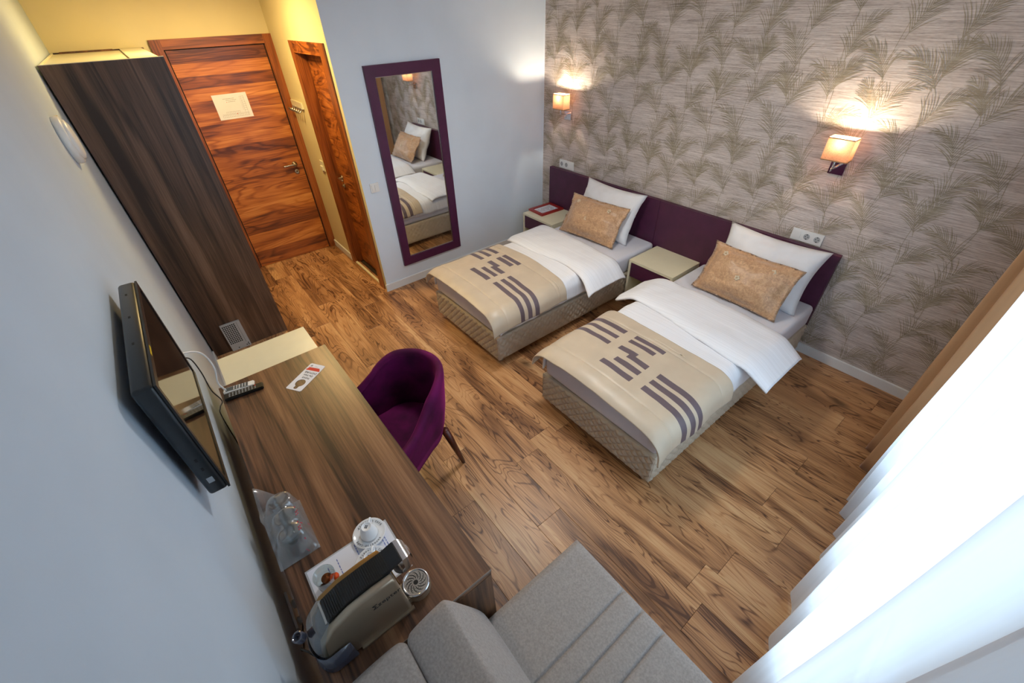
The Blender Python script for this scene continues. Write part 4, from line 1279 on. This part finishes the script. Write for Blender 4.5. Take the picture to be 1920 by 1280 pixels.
# clear water tank wrapping round the rear
def tank_ring(z, r):
    pts = []
    x0, x1 = mx0 - r, mx1 + r; y0 = -3.705 - r * 1.2
    for i in range(17):
        a = PI * i / 16
        pts.append((( x0 + x1) / 2 + (x1 - x0) / 2 * math.cos(a), -3.675 - (abs(y0) - 3.675) * math.sin(a), z))
    return [(x1, -3.615, z)] + pts + [(x0, -3.615, z)]
bm = nb(); rs_ = []
for z_, r_ in ((Z + .002, .008), (Z + .012, .012), (Z + .020, .006), (Z + .105, .006)):
    rs_.append([bm.verts.new(p) for p in tank_ring(z_, r_)])
for a, b in zip(rs_, rs_[1:]):
    for i in range(len(a) - 1): bm.faces.new((a[i], a[i + 1], b[i + 1], b[i]))
bm.faces.new(rs_[0])
solid(ob('water_tank', bm, M['tank'], t, True), .0015)
bm = nb(); rs_ = []
for z_, r_, sh_ in ((Z + .105, .003, 0), (Z + .170, .0, .010), (Z + .215, -.012, .034), (Z + .232, -.03, .055)):
    rs_.append([bm.verts.new((x, y_ + sh_, z)) for x, y_, z in tank_ring(z_, r_)[1:-1]])
for a, b in zip(rs_, rs_[1:]):
    for i in range(len(a) - 1): bm.faces.new((a[i], a[i + 1], b[i + 1], b[i]))
ob('tank_lid', bm, M['glass'], t, True)
autosmooth(ob('tank_grip', lathe(nb(), ((mx0 + mx1) / 2 - .008, -3.712, Z + .158), [(.012, 0), (.015, .002), (.015, .026), (.012, .028), (.010, .026), (.010, .002)], (0, -.25, 1), 20, True), M['tank'], t))
ob('lettering', lettering(nb(), 'zepter', .028, frame_mtx((mx1 + .0003, -3.472, Z + .172), (0, 1, 0), (0, 0, 1)), thick=.0003), M['blackink'], t)
bm = nb(); m = frame_mtx((mx1 + .0006, -3.516, Z + .1745), (0, 1, 0), (0, 0, 1))
for a, b, c_, d_ in ((-.008, .007, .008, .0115), (-.008, .007, -.0115, -.008)): box(bm, a, b, c_, d_, -.0002, .0002, m)
for sg in (1, -1):
    bm.faces.new([bm.verts.new(m @ Vector((a, b * sg, .0002))) for a, b in ((-.008, .008), (-.003, .008), (.004, 0), (-.001, 0))][::sg])
o = ob('emblem', bm, M['blackink'], t); o['kind'] = 'stuff'
cb = ob('machine_cord', tube(nb(), spline([(3.095, -3.672, Z + .006), (3.08, -3.715, Z + .005), (3.05, -3.735, Z + .004), (3.00, -3.760, Z - .05), (2.95, -3.772, .6), (2.80, -3.772, .47), (2.776, -3.750, .452)], 6), .0035, 8), M['black'], None, True)
tag(cb, 'black cord of the coffee machine dropping behind the desk', 'cable')

# red framed notice on the corner nightstand
t = thing('picture_frame', 'red framed notice lying on the corner nightstand', 'picture frame', (.31, -.22, .441))
ra = -.05
m = Matrix.Translation((.312, -.228, .4406)) @ Matrix.Rotation(ra, 4, 'Z')
w2, h2, b2 = .122, .160, .036
for q in ((-w2, w2, -h2, -h2 + b2), (-w2, w2, h2 - b2, h2)): ob('frame_rail', box(nb(), *q, 0, .018, m), M['red'], t, bevel=.003)
for q in ((-w2, -w2 + b2, -h2 + b2, h2 - b2), (w2 - b2, w2, -h2 + b2, h2 - b2)): ob('frame_stile', box(nb(), *q, 0, .018, m), M['red'], t, bevel=.003)
ob('notice', box(nb(), -w2 + b2, w2 - b2, -h2 + b2, h2 - b2, 0, .008, m), M['sheetpaper'], t)
bm = nb(); rnd = random.Random(2)
for k in range(11):
    xx = w2 - b2 - .018 - k * .0115
    yy = -h2 + b2 + .02
    while yy < h2 - b2 - .03:
        l_ = rnd.uniform(.008, .026)
        if rnd.random() < .8: box(bm, xx - .0016, xx + .0016, yy, yy + l_, .008, .0083, m)
        yy += l_ + .006
o = ob('printed_lines', bm, M['ink'], t); o['kind'] = 'stuff'

# evacuation plan on the door
t = thing('evacuation_plan', 'white evacuation plan sheet taped on the walnut entrance door', 'notice', (XD + .021, -2.7, 1.51))
px = XD + .0205
ob('sheet', B(px, px + .0006, -2.853, -2.556, 1.512, 1.722), M['sheetpaper'], t)
def PL(bm, y0, y1, z0, z1): box(bm, px + .0006, px + .0009, y0, y1, z0, z1)
bm = nb()
for i in range(16):
    PL(bm, -2.82 + i * .0148, -2.8190 + i * .0148, 1.530, 1.548)
PL(bm, -2.82, -2.583, 1.5475, 1.5485); PL(bm, -2.82, -2.583, 1.5295, 1.5305)
for i in range(9): PL(bm, -2.78 + i * .0148, -2.7790 + i * .0148, 1.556, 1.574)
PL(bm, -2.78, -2.66, 1.5735, 1.5745); PL(bm, -2.82, -2.583, 1.5555, 1.5565)
for i in range(8): PL(bm, -2.615, -2.590, 1.575 + i * .0165, 1.576 + i * .0165)
PL(bm, -2.6155, -2.6145, 1.56, 1.695); PL(bm, -2.5905, -2.5895, 1.53, 1.695); PL(bm, -2.626, -2.6252, 1.575, 1.695)
o = ob('floor_plan_lines', bm, M['ink'], t); o['kind'] = 'stuff'
bm = nb(); rnd = random.Random(12)
for ya, yb2, zz in ((-2.770, -2.672, 1.683), (-2.748, -2.662, 1.670), (-2.733, -2.672, 1.656)):
    yy = ya
    while yy < yb2:
        l_ = rnd.uniform(.002, .006)
        PL(bm, yy, yy + l_, zz - .0014, zz + .0014); yy += l_ + .0016
o = ob('small_print', bm, M['ink'], t); o['kind'] = 'stuff'
ob('position_marker', lathe(lathe(nb(), (px + .0009, -2.745, 1.655), [(.003, 0), (0, .0002)], (1, 0, 0), 10), (px + .0009, -2.69, 1.5515), [(.004, 0), (0, .0002)], (1, 0, 0), 10), M['redink'], t)
